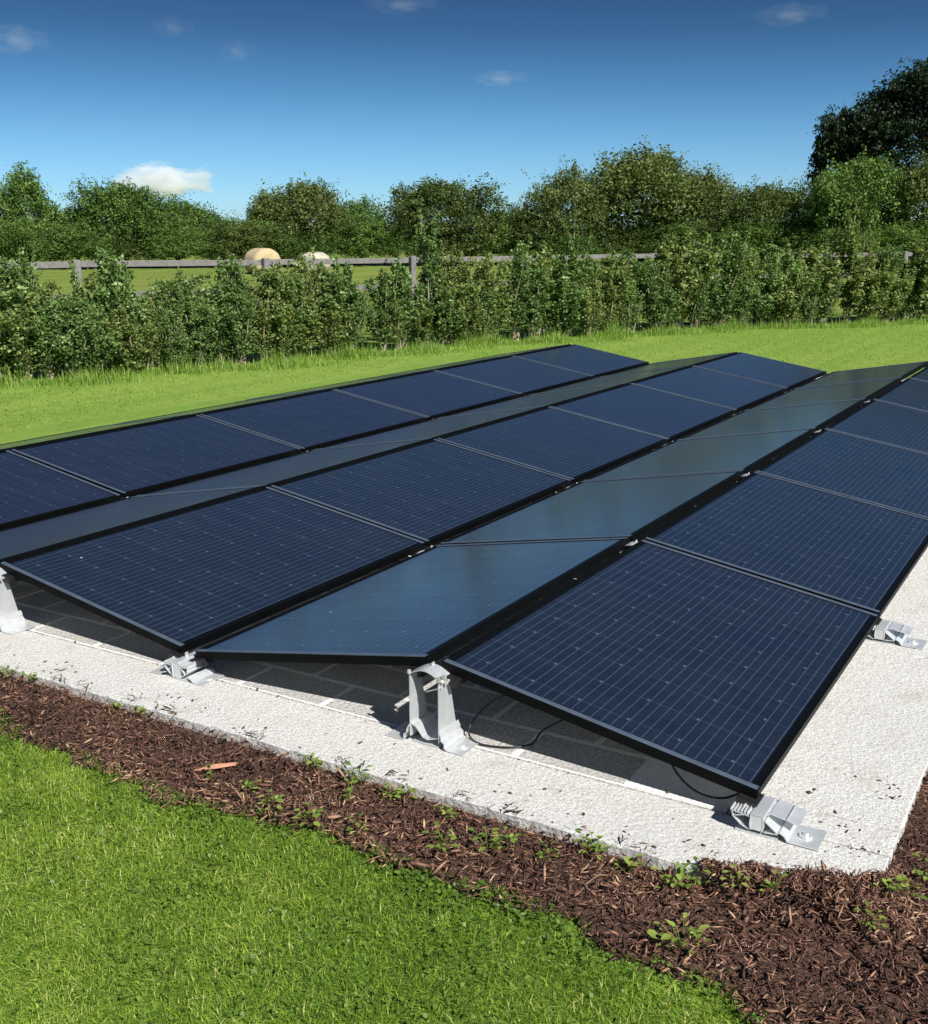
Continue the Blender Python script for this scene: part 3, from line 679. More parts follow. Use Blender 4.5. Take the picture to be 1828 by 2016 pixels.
# hedge shrubs ------------------------------------------------------
hedge_def = [(-10.08, 5.67, 1.41), (-9.99, 5.9, 1.45), (-9.88, 6.18, 1.4), (-9.76, 6.46, 1.15), (-9.66, 6.71, 1.07), (-9.55, 6.98, 1.14), (-9.48, 7.16, 1.47), (-9.39, 7.37, 1.09), (-9.27, 7.69, 1.04), (-9.15, 7.97, 1.01), (-9.02, 8.3, 1.3), (-8.91, 8.57, 1.4), (-8.79, 8.85, 1.36), (-8.74, 9.21, 1.3), (-8.65, 9.53, 1.28), (-8.55, 9.91, 1.32), (-8.43, 10.35, 1.33), (-8.31, 10.81, 1.33), (-8.18, 11.28, 1.2), (-8.06, 11.72, 1.23), (-7.92, 12.21, 2.1), (-7.82, 12.6, 1.21), (-7.68, 13.1, 1.41), (-7.47, 13.49, 1.49), (-7.27, 13.92, 1.57), (-7.09, 14.31, 1.44), (-6.91, 14.72, 1.43), (-6.72, 15.13, 1.95), (-6.52, 15.56, 1.38), (-6.3, 16.06, 1.33), (-6.07, 16.57, 1.55), (-5.83, 17.09, 1.64), (-5.58, 17.64, 1.61), (-5.29, 17.96, 1.68), (-4.97, 18.35, 1.59), (-4.64, 18.74, 1.49), (-4.31, 19.14, 1.54), (-4.01, 19.5, 1.48), (-3.71, 19.87, 1.58), (-3.4, 20.24, 1.97), (-3.09, 20.61, 2.23), (-2.77, 21.0, 1.97), (-2.41, 21.43, 1.52), (-2.04, 21.88, 1.57), (-1.69, 22.14, 1.52), (-1.25, 22.51, 1.56)]
# beyond the frame on both sides the hedge goes on
hedge_def = [(-10.9, 3.4, 1.4), (-10.7, 3.9, 1.3), (-10.5, 4.4, 1.5), (-10.35, 4.9, 1.3), (-10.2, 5.3, 1.4)] + hedge_def + [(-0.8, 22.9, 1.5), (-0.3, 23.3, 1.6), (0.2, 23.7, 1.5), (0.8, 24.2, 1.5)]
SH = []
for i, (H, sp, nst, nl, lf, nar) in enumerate([(1.4, 0.42, 12, 8500, 0.052, False), (1.4, 0.34, 9, 7000, 0.048, False), (1.4, 0.48, 14, 9500, 0.056, False), (1.4, 0.40, 8, 5600, 0.044, False), (2.0, 0.24, 6, 5200, 0.050, True)]):
    (V, F, T), st = shrub_meshes(100+i, H, sp, nst, nl, lf, nar)
    SH.append([np_mesh('hedge_foliage', V, F, [mm], tint=T) for mm in (M_hedge, M_hedge2, M_hedge3)] + [st.mesh('hedge_stems', M_palebark)])
rr = random.Random(21)
HK = ['dark glossy', 'olive', 'thin reddish']
def hlabel(i, h, kind, n):
    tall = 'tall slender sapling standing above' if h > 1.85 else ('waist-high shrub in' if h < 1.25 else 'bushy shrub in')
    return f'{HK[kind]} green leaved {tall} the young hedge, {i+1} of {n} along it from the left'
nH = len(hedge_def)
def num(i):
    one = ['', 'first', 'second', 'third', 'fourth', 'fifth', 'sixth', 'seventh', 'eighth', 'ninth', 'tenth', 'eleventh', 'twelfth', 'thirteenth', 'fourteenth', 'fifteenth', 'sixteenth', 'seventeenth', 'eighteenth', 'nineteenth']
    if i < 20: return one[i]
    t = {2: 'twent', 3: 'thirt', 4: 'fort', 5: 'fift'}[i//10]
    return t+'ieth' if i % 10 == 0 else t+'y-'+one[i % 10]
for i, (x, y, h) in enumerate(hedge_def):
    h = h*0.98
    tall = h > 1.85
    k = 4 if tall else rr.choice([0, 1, 1, 2, 3, 3, 3])
    kind = rr.choice([0, 0, 0, 1, 1])
    root = link('hedge_shrub', None); jx, jy = rr.uniform(-.12, .12), rr.uniform(-.12, .12)
    root.location = (x+jx, y+jy, float(gz(x, y))); root.rotation_euler = (0, 0, rr.uniform(0, 6.28))
    H0_ = 2.0 if k == 4 else 1.4; s = h/H0_; sxy = max(0.9, min(1.5, s*rr.uniform(0.85, 1.4))); root.scale = (sxy, sxy, s*rr.uniform(0.93, 1.12))
    link('foliage', SH[k][kind], root); link('stems', SH[k][3], root)
    tl = 'tall slender sapling rising above' if tall else ('low shrub in' if h < 1.25 else 'bushy shrub in')
    tag(root, f'{HK[kind]} leaved {tl} the young hedge, {num(i+1)} from the left', 'shrub', 'young shrubs of the hedge beside the fence')
    if tall:  # its bushy foot
        pass
# a second, lower filling of the hedge: plants between the front ones
for i in range(5, nH-1, 1):
    x0, y0, h0 = hedge_def[i]; x1, y1, h1 = hedge_def[min(i+1, nH-1)]
    if rr.random() < 0.12: continue
    h = min(h0, h1, 1.55)*rr.uniform(0.62, 0.85)
    e = Vector((x1-x0, y1-y0)).normalized(); nrm = Vector((e.y, -e.x))*rr.uniform(0.10, 0.40)
    root = link('hedge_shrub', None); x, y = (x0+x1)/2+nrm.x, (y0+y1)/2+nrm.y
    root.location = (x, y, float(gz(x, y))); root.rotation_euler = (0, 0, rr.uniform(0, 6.28)); s = h/1.4
    root.scale = (s*1.25, s*1.25, s); k = rr.choice([0, 1, 2, 3]); kind = rr.choice([0, 0, 0, 1, 1])
    link('foliage', SH[k][kind], root); link('stems', SH[k][3], root)
    tag(root, f'low {HK[kind]} leaved shrub at the foot of the hedge, {num(i-4)} from the left', 'shrub', 'low shrubs along the foot of the hedge')

# post and rail fence ---------------------------------------------
FL = [(-15.0, -4.5), (-11.55, 4.2), (-10.79, 6.99), (-10.14, 8.6), (-9.63, 10.33), (-8.9, 12.9), (-7.39, 16.44), (-5.2, 19.5), (-2.52, 22.94), (1.5, 27.0), (6, 31)]
FLp = [Vector(p) for p in FL]; cum = [0]
for a, b in zip(FLp[:-1], FLp[1:]): cum.append(cum[-1]+(b-a).length)
def fpt(s):
    for i in range(len(FLp)-1):
        if s <= cum[i+1] or i == len(FLp)-2:
            t = (s-cum[i])/(cum[i+1]-cum[i]); return FLp[i].lerp(FLp[i+1], t)
fence = link('timber_fence', None, None, (-9.63, 10.33, GZ))
tag(fence, 'weathered post and rail timber fence running behind the young hedge', 'fence')
def fpart(name, mb, m):
    o = link(name, mb.mesh(name, m), fence); o.location = (9.63, -10.33, -GZ); return o
bay = 2.93; sB = (cum[2] + (Vector((-10.56, 7.55))-FLp[2]).length) % bay + 0.02; rr = random.Random(3); posts = []
while sB < cum[-1]: posts.append(sB); sB += bay
for i, s in enumerate(posts):
    p = fpt(s); g = float(gz(p.x, p.y)); e = (fpt(min(s+0.2, cum[-1]))-fpt(max(0, s-0.2))).normalized()
    M = Matrix.Translation((p.x, p.y, g)) @ Matrix.Rotation(math.atan2(e.y, e.x), 4, 'Z')
    m = MB(); m.box(-0.05, 0.05, -0.115, -0.024, -0.05, 1.41+rr.uniform(-.01, .02), M=M); bevel(fpart('post', m, M_rail), 0.008)
    if i+1 < len(posts):
        q = fpt(posts[i+1]); g2 = float(gz(q.x, q.y)); a = Vector((p.x, p.y, g)); b = Vector((q.x, q.y, g2)); d = (b-a); L_ = d.length; d.normalize()
        for hz in (1.355, 0.93, 0.50):
            z0 = hz+rr.uniform(-.012, .012); z1 = hz+rr.uniform(-.012, .012)
            n2 = Vector((d.y, -d.x, 0)).normalized()  # towards the lawn
            m = MB(); o_ = [a+Vector((0, 0, z0)), b+Vector((0, 0, z1))]; gp = 0.004
            dd = (o_[1]-o_[0]).normalized(); vs_ = []
            for c0 in (o_[0]+dd*gp, o_[1]-dd*gp):
                for (u_, v_) in ((-0.018, -0.043), (0.020, -0.043), (0.020, 0.043), (-0.018, 0.043)): vs_.append(c0+n2*u_+Vector((0, 0, v_)))
            m.add(vs_, [(3, 2, 1, 0), (4, 5, 6, 7), (0, 1, 5, 4), (1, 2, 6, 5), (2, 3, 7, 6), (3, 0, 4, 7)]); bevel(fpart('rail', m, M_rail), 0.004)

# round bales in the meadow ---------------------------------------
def bale(name, loc, r, ln, rz, m, label, sq=0.94):
    rng = np.random.default_rng(int(abs(loc[0])*10)); nr, na = 9, 36; V = []; F = []
    prof = [(-ln/2, 0), (-ln/2-0.01, r*0.5), (-ln/2+0.02, r*0.88), (-ln/2+0.10, r), (-ln/4, r*1.01), (0, r*0.995), (ln/4, r*1.01), (ln/2-0.10, r), (ln/2-0.02, r*0.88), (ln/2+0.01, r*0.5), (ln/2, 0)]
    for (px, pr) in prof:
        for k in range(na):
            a = 2*math.pi*k/na; q = pr*(1+rng.normal(0, 0.012)); z = math.sin(a)*q
            z = max(z, -r*0.86)*sq; V.append((px+rng.normal(0, 0.012), math.cos(a)*q*1.04, z+r*0.86*sq))
    for i in range(len(prof)-1):
        for k in range(na): F.append((i*na+k, i*na+(k+1) % na, (i+1)*na+(k+1) % na, (i+1)*na+k))
    root = link(name, None, None, loc); root.rotation_euler = (0, 0, rz)
    link('straw_roll', np_mesh(name, np.array(V), np.array(F), [m], smooth=True), root)
    tw = MB()
    for k in range(5):
        xx = -ln*0.36 + ln*0.18*k; tw.tube([(xx, math.cos(a)*r*1.055, max(math.sin(a), -0.86)*r*1.012*sq+r*0.86*sq) for a in [2*math.pi*t/40 for t in range(41)]], 0.006, 4, caps=False)
    link('twine', tw.mesh('twine', M_palebark), root)
    return tag(root, label, 'bale')
for (x, y, r_, ln, rz, m, lb) in [(-29.7, 33.4, 0.60, 1.2, 2.75, M_straw, 'golden straw coloured round bale in the meadow behind the fence'), (-28.3, 35.2, 0.50, 1.1, 1.75, M_straw2, 'whitish pale round bale right of the golden one behind the fence')]:
    bale('round_bale', (x, y, float(gz(x, y))), r_, ln, rz, m, lb)

# far hedgerow trees -----------------------------------------------
def lobes(seed, rx, ry, h, n=9, base=0.0):
    """rounded crown down to the ground as overlapping lobes"""
    r = random.Random(seed); B = [(0, 0, h*0.48, rx*0.80, ry*0.80, h*0.50)]
    for i in range(n):
        a = 2*math.pi*i/n + r.uniform(-.3, .3); q = r.uniform(0.45, 0.72); zz = h*r.uniform(0.25, 0.68)
        s = r.uniform(0.30, 0.46)
        B.append((math.cos(a)*rx*q, math.sin(a)*ry*q, zz, rx*s, ry*s, h*s*0.7))
    B.append((r.uniform(-.15, .15)*rx, 0, h*0.74, rx*0.42, ry*0.42, h*0.25))
    return B
TV = []
for i in range(4):
    B = lobes(50+i, 1.0*2.5, 1.0*2.2, 4.4, 8+i); V, F, T = tree_meshes(60+i, B, 760, 58, 0.115, 0.60)
    TV.append([np_mesh('hawthorn_crown', V, F, [mm], tint=T) for mm in (M_tree, M_tree2)])
def cone_blobs():
    return [(0, 0, 1.0, 2.1, 2.0, 1.3), (0.1, 0, 2.2, 1.6, 1.5, 1.3), (-0.1, 0, 3.2, 1.05, 1.0, 1.0), (0, 0, 4.0, 0.5, 0.5, 0.75)]
V, F, T = tree_meshes(70, cone_blobs(), 720, 58, 0.115, 0.55); TV.append([np_mesh('pointed_crown', V, F, [mm], tint=T) for mm in (M_tree, M_tree2)])
B = [(0, 0, 7.4, 5.2, 4.6, 3.4), (-3.4, -1.5, 6.2, 2.6, 2.4, 2.2), (3.0, -1, 6.4, 2.8, 2.4, 2.4), (-1.6, -2.4, 8.6, 2.4, 2.2, 1.8), (1.8, -2, 8.8, 2.3, 2.0, 1.7), (0, 0, 9.4, 2.6, 2.3, 1.5), (-4.2, -1, 4.6, 1.8, 1.6, 1.6), (0, -2.6, 5.0, 3.6, 2.4, 2.4), (-4.6, -.5, 7.2, 1.5, 1.4, 1.2)]
V, F, T = tree_meshes(80, B, 2600, 60, 0.17, 0.60); OAK = np_mesh('oak_crown', V, F, [M_oak], tint=T)
V, F, T = tree_meshes(81, [(0, 0, 4.2, 2.2, 2.0, 2.2), (-0.8, -0.6, 5.6, 1.3, 1.2, 1.3), (1.2, -.4, 5.2, 1.4, 1.2, 1.5), (0, 0, 2.0, 2.3, 2, 2.2)], 900, 60, 0.17, 0.55); OAK2 = np_mesh('oak_crown_small', V, F, [M_oak], tint=T)
def trunk_mesh(h, r0, seed):
    m = MB(); r = random.Random(seed); m.tube([(0, 0, -0.1), (0.05, 0, h*0.3), (0, 0.08, h*0.62)], [r0, r0*0.75, r0*0.45], 9)
    for k in range(7):
        a = r.uniform(0, 6.28); z0 = h*r.uniform(0.16, 0.5); q = h*r.uniform(0.18, 0.32)
        m.tube([(0, 0, z0), (math.cos(a)*q*0.6, math.sin(a)*q*0.6, z0+q*0.5), (math.cos(a)*q, math.sin(a)*q, z0+q*1.1)], [r0*0.4, r0*0.25, r0*0.08], 6)
    return m.mesh('trunk', M_bark)
TRK = trunk_mesh(4.4, 0.14, 1); TRKO = trunk_mesh(10, 0.42, 2)
# x, y, top z, half width, mesh, colour, label
far_trees = [
 (-42.3, 31.7, 4.74, 2.2, 4, 0, 'pointed dark green tree at the left end of the far hedgerow'),
 (-45.5, 29.5, 4.3, 2.3, 1, 0, 'green bush left of the pointed tree, half out of the photo'),
 (-42.0, 34.2, 3.35, 2.0, 0, 0, 'low green bush between the pointed tree and the rounded one under the cloud'),
 (-39.5, 35.0, 4.46, 2.4, 1, 0, 'rounded green tree left of the white cloud in the far hedgerow'),
 (-38.6, 37.4, 3.80, 2.5, 2, 0, 'green tree directly under the white cloud in the far hedgerow'),
 (-36.4, 38.2, 2.86, 1.9, 3, 0, 'lowest bush where the far hedgerow dips left of the pale bales'),
 (-33.3, 40.9, 4.60, 2.5, 0, 1, 'ragged russet tinged tree behind the pale bales'),
 (-35.0, 39.8, 3.75, 1.5, 4, 1, 'spiky dark tree at the left of the ragged russet one behind the bales'),
 (-32.0, 43.6, 3.75, 2.0, 3, 0, 'green bush right of the ragged tree behind the bales'),
 (-28.4, 45.6, 4.70, 3.2, 1, 1, 'wide rounded brownish green tree in the middle of the far hedgerow'),
 (-26.0, 49.2, 3.45, 2.2, 2, 0, 'low bush in the dip left of the tallest mound of the far hedgerow'),
 (-22.4, 47.8, 5.15, 2.3, 3, 1, 'tree forming the left shoulder of the tallest hedgerow mound'),
 (-19.8, 51.0, 6.18, 3.6, 0, 1, 'biggest dome shaped tree at the top of the far hedgerow'),
 (-16.9, 52.0, 5.05, 2.4, 2, 1, 'tree forming the right shoulder of the tallest hedgerow mound'),
 (-13.6, 51.1, 4.30, 2.3, 1, 1, 'rounded tree just left of the gap of sky in the hedgerow'),
 (-11.6, 51.5, 2.60, 1.2, 3, 0, 'low bush closing the gap of sky left of the large dark tree'),
 (-9.0, 50.0, 5.28, 2.5, 0, 0, 'upright green tree in front of the large dark tree'),
 (-6.4, 50.5, 5.05, 2.4, 2, 1, 'olive tree at the right edge in front of the large dark tree'),
 (-3.5, 51.5, 5.0, 2.6, 1, 0, 'green tree right of the olive one, beyond the photo edge')]
rr = random.Random(8)
for (x, y, zt, hw, k, c, lb) in far_trees:
    g = float(gz(x, y)); root = link('hedgerow_tree', None, None, (x, y, g)); h = zt-g
    root.rotation_euler = (0, 0, rr.uniform(0, 6.28)); root.scale = (hw/2.55, hw/2.55, h/4.75)
    link('crown', TV[k][c], root); link('trunk', TRK, root)
    tag(root, lb, 'tree', 'trees of the far hedgerow')
# lower undergrowth of the hedgerow
ht = [(a[0], a[1]) for a in far_trees if a[0] != -45.5]
for i in range(len(ht)-1):
    for t in (0.25, 0.75):
        x = ht[i][0]*(1-t)+ht[i+1][0]*t + rr.uniform(-.4, .4); y = ht[i][1]*(1-t)+ht[i+1][1]*t - 1.4 + rr.uniform(-.5, .5)
        g = float(gz(x, y)); root = link('hedgerow_bush', None, None, (x, y, g)); hw = rr.uniform(1.5, 2.1)
        root.rotation_euler = (0, 0, rr.uniform(0, 6.28)); root.scale = (hw/2.5, hw/2.5, rr.uniform(1.7, 2.4)/4.75)
        link('crown', TV[rr.randrange(4)][rr.choice([0, 0, 1])], root)
        tag(root, f'bush at the foot of the far hedgerow, {num(2*i+(1 if t < .5 else 2))} counting from the left', 'bush', 'bushes at the foot of the far hedgerow')
for (x, y, s, sz, lb) in [(-7.7, 68.8, 1.10, 1.0, 'large dark broadleaf tree towering at the right edge'), (-13.4, 66.0, 0.80, 1.16, 'small dark tree at the left foot of the towering one')]:
    g = float(gz(x, y)); root = link('broadleaf_tree', None, None, (x, y, g)); root.scale = (s, s, sz); root.rotation_euler = (0, 0, 0.5)
    link('crown', OAK if sz < 1.1 else OAK2, root); link('trunk', TRKO if sz < 1.1 else TRK, root); tag(root, lb, 'tree')

# ------------------------------------------------------------------ grass
def blades(P, hgt, wdt, rng, lean=0.5, tmean=0.5, tsd=0.17, segs=2):
    n = len(P); a = rng.uniform(0, 2*np.pi, n); h = hgt*rng.uniform(0.45, 1.25, n); ln = np.abs(rng.normal(0, lean, n))
    dirx = np.stack([np.cos(a), np.sin(a), np.zeros(n)], -1); b = a+rng.uniform(1.0, 2.1, n)
    side = np.stack([np.cos(b), np.sin(b), np.zeros(n)], -1)*(wdt*rng.uniform(0.6, 1.3, n))[:, None]/2
    up = np.array([0, 0, 1.0])
    p1 = P + up*(h*0.55)[:, None] + dirx*(h*ln*0.35)[:, None]
    p2 = P + up*(h*(1-0.35*np.clip(ln, 0, 1.5)))[:, None] + dirx*(h*ln*0.95)[:, None]
    V = np.stack([P-side, P+side, p1-side*0.75, p1+side*0.75, p2], 1)
    f = np.array([[0, 1, 3], [0, 3, 2], [2, 3, 4]]); F = (np.arange(n)*5)[:, None, None]+f[None]
    T = np.repeat(np.clip(rng.normal(tmean, tsd, n), 0, 1), 3)
    return V.reshape(-1, 3), F.reshape(-1, 3), T
# near lawn
rng = np.random.default_rng(77)
n = 330000
x = rng.uniform(-3.6, 2.3, n); y = rng.uniform(-2.3, -0.5, n)
edge = -0.650 + 0.030*np.sin(x*3.1+1.0)+0.02*np.sin(x*7.7+2.0)+0.016*np.sin(x*17+1.0)+0.012*np.sin(x*31+2.0)+0.085*np.clip(-0.75-x, 0, 1) - np.maximum(0, x-1.2)*0.5
tuft = np.sin(x*23+3*np.sin(y*19))*np.sin(y*29+2*np.sin(x*13)); edge = edge + 0.05*np.maximum(0, tuft)
dens = np.clip((edge + rng.normal(0, 0.028, n) - y)/0.03, 0, 1)
# visible wedge first: thin out what the lens never meets
keep = (rng.random(n) < dens)
x, y = x[keep], y[keep]; P = np.stack([x, y, np.full(len(x), GZ-0.002)], -1)
cl = 0.5 + 0.5*np.sin(x*5.3+np.sin(y*4.1)*2)*np.sin(y*6.1+np.sin(x*3.7)*2)
V, F, T = blades(P, 0.028, 0.0027, rng, 1.45, 0.50, 0.22)
cl2 = np.sin(x*1.9+1.0)*np.sin(y*2.7+x)
T = np.clip(T + np.repeat((cl-0.5)*0.24 + cl2*0.10, 3) + (rng.random(len(T)//3) < 0.05).repeat(3)*0.38, 0, 1)
sc = np.repeat(0.75+0.5*cl, 5)
V[:, 2] = GZ + (V[:, 2]-GZ)*sc
tag(link('lawn_grass', np_mesh('lawn_grass', V, F, [M_blade], tint=T)), 'bright green mown grass in the foreground below the bark bed', 'grass', kind='stuff')
# small round leaves (clover and daisies) growing between the blades and over the bark edge
nq = 26000; x = rng.uniform(-2.6, 1.9, nq); e_ = -0.640 + 0.030*np.sin(x*3.1+1.0)+0.02*np.sin(x*7.7+2.0)+0.085*np.clip(-0.75-x, 0, 1) - np.maximum(0, x-1.2)*0.5
y = e_ + 0.03 - np.abs(rng.normal(0, 1, nq))*np.where(rng.random(nq) < .45, 0.05, 0.55)
pk = (np.sin(x*11+2*np.sin(y*9))*np.sin(y*13+x*5) + rng.normal(0, .35, nq)) > 0.25
x, y = x[pk], y[pk]; P = np.stack([x, y, GZ + 0.010 + rng.uniform(0, 0.016, len(x))], -1)
Vc, Fc = leaves(P, rng.normal(size=(len(x), 3))*0.45+np.array([0, 0, 1.0]), 0.0125, rng, 0.85)
tag(link('clover_leaves', np_mesh('clover_leaves', Vc, Fc, [M_weed], tint=np.clip(rng.normal(0.32, 0.16, len(x)), 0, 1))), 'low round leaved clover mixed into the lawn edge by the bark', 'ground cover', kind='stuff')
# far lawn: short tufts
n = 130000
t = rng.random(n); u = rng.uniform(0, 1, n)
x = rng.uniform(-12, 3, n); y = rng.uniform(2, 24, n)
hx = np.interp(y, [-5.5, 4.2, 8.4, 12.8, 17.4, 21.5, 26.5], [-14, -10.3, -8.6, -7.4, -5.3, -1.9, 4])
ok = (x > hx-0.6) & ~((x > -6.7) & (y < 10.95))
x, y, hx = x[ok], y[ok], hx[ok]
P = np.stack([x, y, gz(x, y)-0.004], -1)
V, F, T = blades(P, 0.026, 0.010, rng, 1.0, 0.62, 0.09)
tag(link('far_lawn_grass', np_mesh('far_lawn_grass', V, F, [M_blade], tint=T)), 'sunlit yellow green mown grass between the panels and the hedge', 'grass', kind='stuff')
# rough grass along the hedge foot
n = 62000
y = rng.uniform(1, 25, n); hx = np.interp(y, [-5.5, 4.2, 8.4, 12.8, 17.4, 21.5, 26.5], [-14, -10.3, -8.6, -7.4, -5.3, -1.9, 4])
off = rng.normal(0.22, 0.26, n) + 0.15*np.sin(y*2.3); ok = off < 1.25; y, hx, off = y[ok], hx[ok], off[ok]
x = hx + off*1.15; P = np.stack([x, y, gz(x, y)-0.01], -1)
hh = 0.20*np.clip(1.15-np.abs(off)*0.75, 0.22, 1)*(0.7+0.55*np.sin(y*3.7+1)*np.sin(y*1.3+off*5))*rng.choice([0.6, 1, 1, 1.7], len(off))
cp = 0.5+0.5*np.sin(y*7.3+np.sin(off*9))*np.sin(y*2.9+off*4)
hh = hh*(0.35+0.75*cp)
V, F, T = blades(P, hh, 0.0075, rng, 0.6, 0.50, 0.26)
tag(link('rough_grass', np_mesh('rough_grass', V, F, [M_tall], tint=T)), 'taller yellowing rough grass along the foot of the hedge', 'grass', kind='stuff')

# ------------------------------------------------------------------ weeds in the bark, litter on the concrete
def weed_mesh(seed, nl=16, r=0.05):
    rng = np.random.default_rng(seed); V, F, T = [], [], []; b = 0
    for i in range(nl):
        a = rng.uniform(0, 6.28); q = r*rng.uniform(0.25, 1.0); z = rng.uniform(0.012, 0.05); L = rng.uniform(0.014, 0.026); W = L*0.55
        c = np.array([math.cos(a)*q, math.sin(a)*q, z]); d = np.array([math.cos(a), math.sin(a), rng.uniform(-.2, .5)]); d /= np.linalg.norm(d); s = np.array([-math.sin(a), math.cos(a), rng.uniform(-.3, .3)])
        up = np.cross(d, s)
        pts = [c-d*L*.5, c-d*L*.15+s*W*.5+up*.002, c+d*L*.25+s*W*.38+up*.002, c+d*L*.5, c+d*L*.25-s*W*.38+up*.002, c-d*L*.15-s*W*.5+up*.002, c]
        V += pts; F += [[b+6, b+k, b+(k+1) % 6] for k in range(6)]; t = rng.uniform(0.35, 0.95); T += [t]*6; b += 7
        st = [np.array([0, 0, 0]), c-d*L*.5, c-d*L*.5+np.array([0.0014, 0.0014, 0])]; V += st; F += [[b, b+1, b+2]]; T += [0.4]; b += 3
    return np_mesh('weed', np.array(V), np.array(F), [M_weed], tint=T)
WM = [weed_mesh(200+i, 12+5*i, 0.035+0.010*i) for i in range(4)]
weeds = [(-0.059, -0.325, 1), (0.08, -0.366, 2), (-0.319, -0.546, 1), (1.076, -0.597, 2), (0.973, -0.367, 1), (0.715, -0.33, 0), (0.464, -0.456, 1), (0.509, -0.423, 1), (-0.483, -0.538, 0), (-1.026, -0.32, 0), (-1.13, -0.33, 0), (-1.747, -0.32, 1), (-1.826, -0.33, 0), (-1.621, -0.32, 1), (0.12, -0.325, 1), (0.362, -0.53, 1), (0.625, -0.419, 1), (1.50, -0.131, 1), (1.53, -0.011, 1), (1.46, -0.195, 0), (1.45, -0.345, 1), (1.211, -0.33, 0), (-0.246, -0.33, 0), (-0.031, -0.42, 0), (-0.189, -0.583, 0), (-0.038, -0.6, 1), (0.103, -0.576, 1), (0.739, -0.335, 1), (0.848, -0.373, 0), (0.282, -0.374, 0), (1.017, -0.325, 1), (1.121, -0.33, 0)]
weeds.sort(); rr = random.Random(31)
WL = ['tiny pale green seedling', 'small leafy green weed', 'bright yellow green weed', 'bushy green weed']
for i, (x, y, k) in enumerate(weeds):
    kk = k + (1 if rr.random() < .3 else 0); o = link('weed', WM[kk], None, (x, y, GZ+0.018+mound(x, y))); o.rotation_euler = (0, 0, rr.uniform(0, 6.28)); s = rr.uniform(0.8, 1.25); o.scale = (s, s, s)
    where = 'against the concrete edge' if y > -0.35 else ('in the middle of the bark' if y > -0.5 else 'near the lawn edge')
    if x > 1.43: where = 'in the bark right of the concrete corner'
    tag(o, f'{WL[kk]} {where}, {num(i+1)} from the left', 'weed', 'weeds growing in the bark mulch')
# litter: dark fragments scattered on the concrete
rng = np.random.default_rng(41); pts = []
cl = [(-1.55, -0.24, .10, 22), (-1.05, -0.22, .12, 26), (-0.92, -0.16, .08, 22), (-0.62, -0.22, .08, 12), (0.45, -0.27, .10, 30), (0.85, -0.26, .12, 34), (1.15, -0.26, .13, 60), (1.33, -0.22, .07, 60), (1.38, 0.0, .04, 30), (1.33, 0.42, .05, 16), (1.36, 0.35, .03, 14), (0.1, -0.29, .15, 22), (-2.0, -0.27, .1, 20), (0.35, -0.15, .3, 22), (-0.3, -0.15, .3, 18), (1.25, 0.15, .15, 26)]
for cx_, cy_, s_, q in cl:
    for _ in range(q):
        x = cx_+rng.normal(0, s_); y = cy_+rng.normal(0, s_*0.45)
        if PADX0 < x < PADX1-0.008 and PADY0+0.012 < y < 1.5: pts.append((x, y, 0.0015))
for _ in range(90):  # caught in the joint
    pts.append((rng.uniform(-3, 1.4), 0.0145+rng.normal(0, 0.003), -0.001))
pts = [p for p in pts if rng.random() < 0.75]
tag(link('leaf_litter', chips('leaf_litter', pts, 0.004, 0.015, [M_litter], 0.002, 8, (0.3, 0.7), 0.12)), 'dark crumbs of bark and dry leaf scattered on the pale concrete', 'litter', kind='stuff')
sp = MB(); sp.add([(-.07, 0, 0), (.0, .012, .006), (.07, .004, .012), (.065, -.008, .008), (0, -.009, .004), (0, 0, .016)], [(0, 4, 5), (4, 3, 5), (3, 2, 5), (2, 1, 5), (1, 0, 5), (0, 1, 2, 3, 4)])
sp.add([(-.01, 0, .008), (.03, .035, .010), (.035, .028, .016), (.0, -.006, .014)], [(0, 1, 2, 3), (3, 2, 1, 0)])
o = tag(link('wood_splinter', sp.mesh('wood_splinter', M_wood), None, (-0.50, -0.50, GZ+0.035)), 'long orange brown splinter of split wood lying on the bark near the lawn', 'splinter'); o.rotation_euler = (0, 0, 0.75)

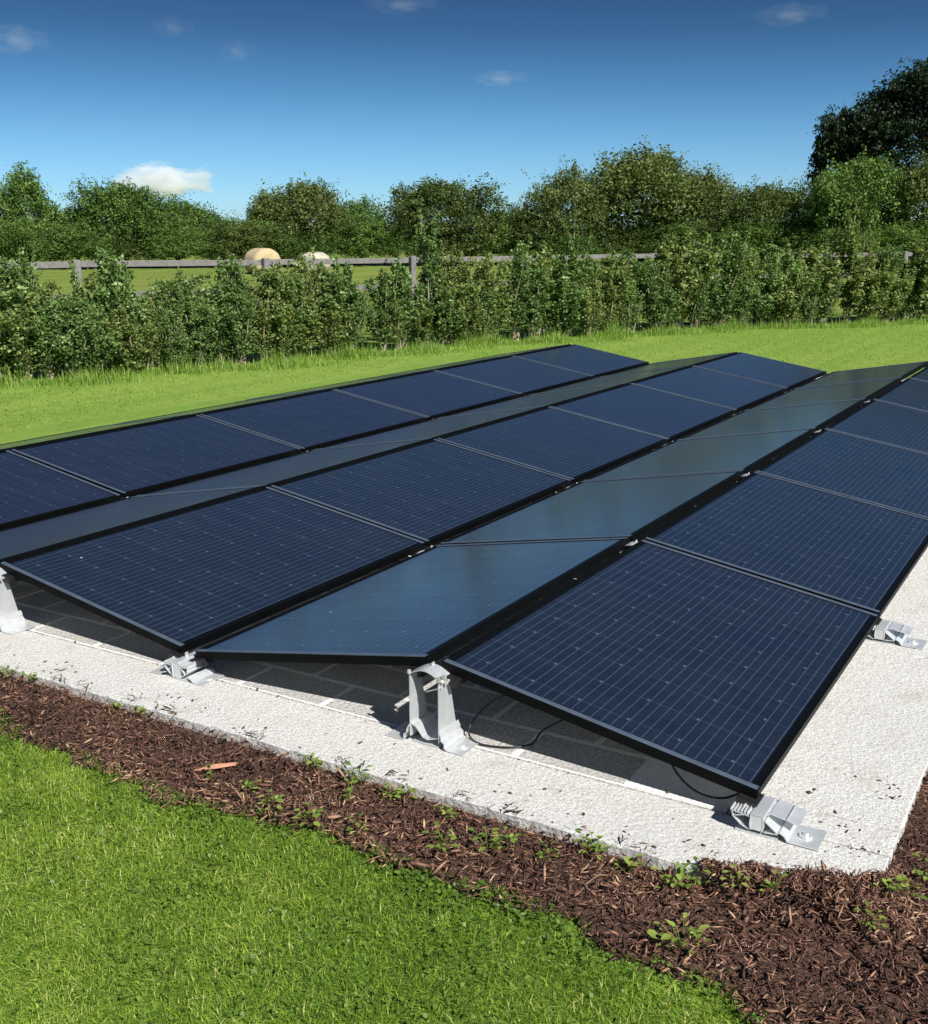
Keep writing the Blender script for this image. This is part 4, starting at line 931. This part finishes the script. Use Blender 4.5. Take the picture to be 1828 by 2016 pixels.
# ------------------------------------------------------------------ clouds: real volumes far away
def cloud(name, u_dir, dist, w_, h_, dens, label, seed):
    rng = np.random.default_rng(seed); me = bpy.data.meshes.new(name); import bmesh
    bm = bmesh.new(); bmesh.ops.create_icosphere(bm, subdivisions=4, radius=1)
    for v in bm.verts:
        p = v.co.copy(); q = 1 + 0.16*math.sin(p.x*5+seed)*math.sin(p.z*4+1)+0.12*math.sin(p.x*9+2*seed)*math.sin(p.y*7)
        z = p.z*q if p.z > 0 else p.z*0.35; v.co = Vector((p.x*q*w_/2, p.y*q*w_/3, z*h_*0.8))
    bm.to_mesh(me); bm.free()
    m = bpy.data.materials.new(name); m.use_nodes = True; n = m.node_tree; n.nodes.clear()
    o_ = n.nodes.new('ShaderNodeOutputMaterial'); v = n.nodes.new('ShaderNodeVolumePrincipled'); n.links.new(v.outputs[0], o_.inputs['Volume'])
    v.inputs['Color'].default_value = (0.96, 0.98, 1.0, 1); v.inputs['Anisotropy'].default_value = 0.0
    tcn = n.nodes.new('ShaderNodeTexCoord'); g = tcn.outputs['Generated']
    f = noise(n, 4.0, 7, 0.62, g); sp_ = N(n, 'ShaderNodeVectorMath', operation='SUBTRACT'); n.links.new(g, sp_.inputs[0]); sp_.inputs[1].default_value = (0.5, 0.5, 0.38)
    l_ = N(n, 'ShaderNodeVectorMath', operation='LENGTH'); n.links.new(sp_.outputs[0], l_.inputs[0])
    e = math_(n, 'SUBTRACT', 1.0, math_(n, 'MULTIPLY', l_.outputs['Value'], 2.0))
    d = math_(n, 'ADD', math_(n, 'MULTIPLY', e, 0.75), math_(n, 'MULTIPLY', math_(n, 'SUBTRACT', f, 0.62), 1.6))
    d = math_(n, 'MULTIPLY', math_(n, 'MAXIMUM', d, 0.0), dens); n.links.new(d, v.inputs['Density'])
    me.materials.append(m); o = link(name, me); d_ = Vector(u_dir).normalized(); o.location = Vector((CX, CY, CZ)) + d_*dist
    o.rotation_euler = (0, 0, math.atan2(-d_.x, d_.y)); return tag(o, label, 'cloud')
def dirof(u, v): return fw + rt2*(u-914)/FPX - up2*(v-1008)/FPX
cloud('cloud', dirof(328, 372), 6000, 560, 190, 0.075, 'bright white flat bottomed cloud low above the left hedgerow', 1)
cloud('cloud', dirof(985, 160), 6000, 320, 95, 0.0036, 'small faint grey cloud wisp high in the middle of the sky', 2)
cloud('cloud', dirof(30, 90), 6000, 330, 150, 0.0036, 'faint grey cloud wisp at the upper left edge of the sky', 3)
cloud('cloud', dirof(465, 110), 6000, 220, 120, 0.0026, 'barely visible smoky cloud wisp in the upper left sky', 4)
cloud('cloud', dirof(345, 62), 6000, 260, 110, 0.0022, 'second barely visible wisp left of the centre near the top of the sky', 5)
cloud('cloud', dirof(1560, 36), 6000, 420, 110, 0.0022, 'long faint wisp at the top of the sky toward the right', 6)
cloud('cloud', dirof(800, 14), 6000, 420, 90, 0.0022, 'thin faint wisp at the top edge of the sky near the middle', 7)
